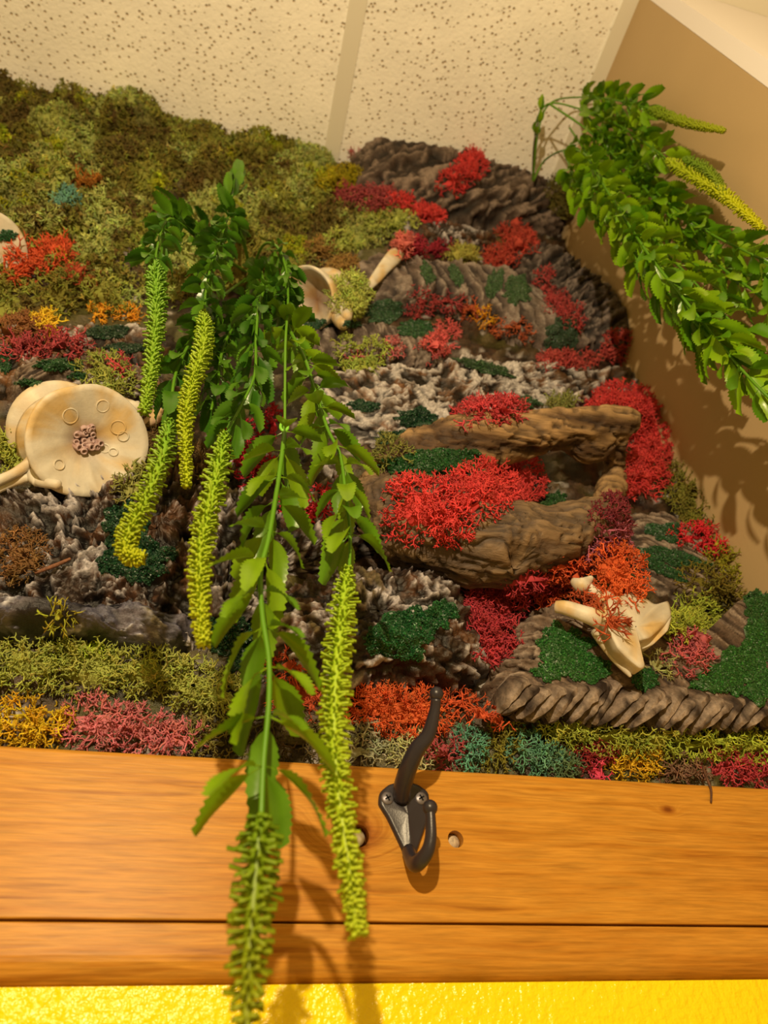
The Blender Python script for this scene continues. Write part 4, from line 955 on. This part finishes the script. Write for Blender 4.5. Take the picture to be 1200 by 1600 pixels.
stem(pA, [BA, (380, 480, .50), (350, 540, .46), (340, 600, .44), (330, 640, .43)], dk, .03, .038, .3, 1, seed=10, alpha=.9)
aa = np.linspace(0, 6.283, 18); lc = P(444, 667, .393); V, q_, t = tube(lc + .0055 * (np.cos(aa)[:, None] * np.array([.6, 0, 0]) + np.sin(aa)[:, None] * np.array([0, 0, 1.])), .0014, 6, cap=False)
mk('stem_loop', V, [q_], M_stem, pA, col=np.broadcast_to(alb((110, 150, 30), 1.2), V.shape))

BR = (832, 285, .50)
XMAX[0] = XS - .05          # keep clear of the side wall
pB = tag(empty('hanging_plant', P(*BR)), 'green trailing plant with yellow catkins hanging along the beige side wall', 'plant')
rt = lambda s: 'right'
stem(pB, [BR, (836, 230, .43), (838, 190, .385), (858, 162, .345), (905, 170, .33), (965, 195, .31), (1020, 232, .30), (1046, 252, .285)], rt, .032, .044, .38, .96, seed=21, alpha=1.0)
catkin(pB, [(1042, 250, .285), (1095, 282, .27), (1140, 312, .262), (1192, 358, .256)], .0112, 31, (184, 182, 18), (224, 198, 8))
stem(pB, [BR, (850, 252, .46), (880, 235, .40), (912, 240, .35), (940, 285, .33), (975, 340, .325), (1015, 400, .32), (1055, 450, .32), (1095, 500, .32), (1135, 550, .32), (1180, 600, .315), (1240, 660, .315), (1300, 725, .315), (1370, 800, .315)], rt, .032, .044, .28, 1, seed=22, alpha=1.0)
stem(pB, [BR, (842, 200, .39), (862, 160, .345), (910, 152, .34), (970, 158, .32), (1030, 175, .31)], rt, .03, .042, .4, .9, seed=23, alpha=1.05)
catkin(pB, [(1015, 170, .305), (1050, 184, .30), (1085, 195, .296), (1132, 204, .294)], .0088, 32, (130, 146, 20), (186, 172, 18))
stem(pB, [(858, 162, .345), (920, 205, .345), (975, 260, .335), (1030, 320, .33), (1080, 375, .325), (1130, 420, .32), (1185, 460, .32), (1260, 515, .315), (1330, 580, .315), (1400, 660, .315)], rt, .032, .045, .1, 1, seed=24, alpha=1.0)
stem(pB, [(880, 235, .40), (905, 290, .37), (950, 345, .355), (990, 400, .35), (1040, 455, .345), (1085, 500, .34), (1120, 545, .34)], rt, .034, .044, .15, 1, seed=25, alpha=1.0)
stem(pB, [(905, 170, .33), (960, 225, .335), (1010, 285, .33), (1060, 330, .33), (1110, 365, .32), (1170, 395, .315), (1240, 430, .31)], rt, .034, .044, .1, 1, seed=26, alpha=1.0)
stem(pB, [(890, 200, .37), (935, 265, .36), (985, 325, .345), (1035, 390, .34), (1075, 430, .335), (1120, 480, .33), (1170, 530, .33)], rt, .034, .045, .1, 1, seed=29, alpha=1.0)
catkin(pB, [(1068, 248, .30), (1100, 262, .298), (1122, 285, .296), (1134, 308, .295)], .0085, 33, (120, 142, 20), (160, 158, 20))
stem(pB, [(1040, 455, .345), (1100, 520, .33), (1150, 560, .325), (1200, 590, .32), (1250, 620, .32), (1310, 680, .32), (1380, 760, .32)], rt, .032, .044, .05, 1, seed=27)
stem(pB, [BR, (834, 230, .43), (840, 195, .385), (846, 160, .35)], rt, .02, .024, .6, 1, seed=28, whorl=3, alpha=.5, r=(.0022, .0014), rgb=(74, 60, 24))

# ------------------------------------------------------------------ coat hook
hk = tag(empty('coat_hook', P(630, 1290, YB)), 'black cast iron double coat hook screwed to the pine board', 'hook')
out2 = resample([(592, 1240), (606, 1228), (630, 1222), (652, 1228), (668, 1240), (670, 1262), (664, 1290), (652, 1325), (645, 1344), (634, 1344), (622, 1318), (604, 1280), (590, 1258)], 72)
c_ = out2.mean(0); Vp = []
for (s, y_) in ((.02, -.0062), (.5, -.0056), (.84, -.0050), (.95, -.0048), (1.0, -.0030), (1.0, 0.0)):
    for p in out2:
        x_, z_ = c_ + (p - c_) * s; rdg = .0016 * max(0, 1 - abs(x_ - (c_[0] + .12 * (z_ - c_[1]))) / 9) if s < .9 else 0
        Vp.append(P(x_, z_, YB) + np.array([0, y_ - rdg, 0]))
Vp = np.array(Vp); n = 72; i = np.arange(5)[:, None] * n; j = np.arange(n)[None]
mk('back_plate', Vp, np.stack([i + j, i + n + j, i + n + (j + 1) % n, i + (j + 1) % n], -1).reshape(-1, 4), M_iron, hk)
def prong(pts, name):
    a = np.array([[*P(x, y, Y), r] for x, y, Y, r in pts]); c = catmull(a, 44); V, q, t = tube(c[:, :3], c[:, 3], 14, flat=.85)
    return mk(name, V, [q, t], M_iron, hk)
up = prong([(627, 1245, .544, .0085), (630, 1225, .532, .0082), (640, 1195, .515, .0078), (652, 1170, .503, .0072), (668, 1150, .494, .0063), (676, 1125, .486, .0055), (680, 1105, .480, .0047), (681, 1092, .476, .0045)], 'upper_prong')
V, q_ = sphere(P(682, 1084, .475), .0058); mk('ball_tip', V, q_, M_iron, up)
lp = prong([(638, 1330, .543, .0060), (646, 1348, .530, .0062), (656, 1346, .518, .0060), (668, 1330, .509, .0054), (673, 1308, .505, .0048), (673, 1285, .503, .0044), (672, 1268, .502, .0042)], 'lower_prong')
V, q_ = sphere(P(672, 1262, .502), .0058); mk('ball_tip', V, q_, M_iron, lp)
for (x, y) in ((603, 1251), (655, 1251)):
    s0 = P(x, y, YB) + np.array([0, -.005, 0]); V, q_ = lathe([(.0052, 0), (.0052, .0008), (.0042, .0016), (.0002, .0022)], s0, (0, -1, 0), 20)
    sc_ = mk('screw', V, q_, M_screw, hk)
    prs = []
    for a in (.5, .5 + math.pi / 2):
        u = np.array([math.cos(a), 0, math.sin(a)]) * .0026; v = np.array([-math.sin(a), 0, math.cos(a)]) * .0006
        b = s0 + np.array([0, -.0019, 0]); Vb = np.array([b + su * u + sv * v + np.array([0, sy, 0]) for su in (-1, 1) for sy in (-.0004, .0008) for sv in (-1, 1)])
        prs.append((Vb, box(0, 1, 0, 1, 0, 1)[1]))
    V, F = join(prs); mk('cross_slot', V, F, M_slot, sc_, smooth=False)
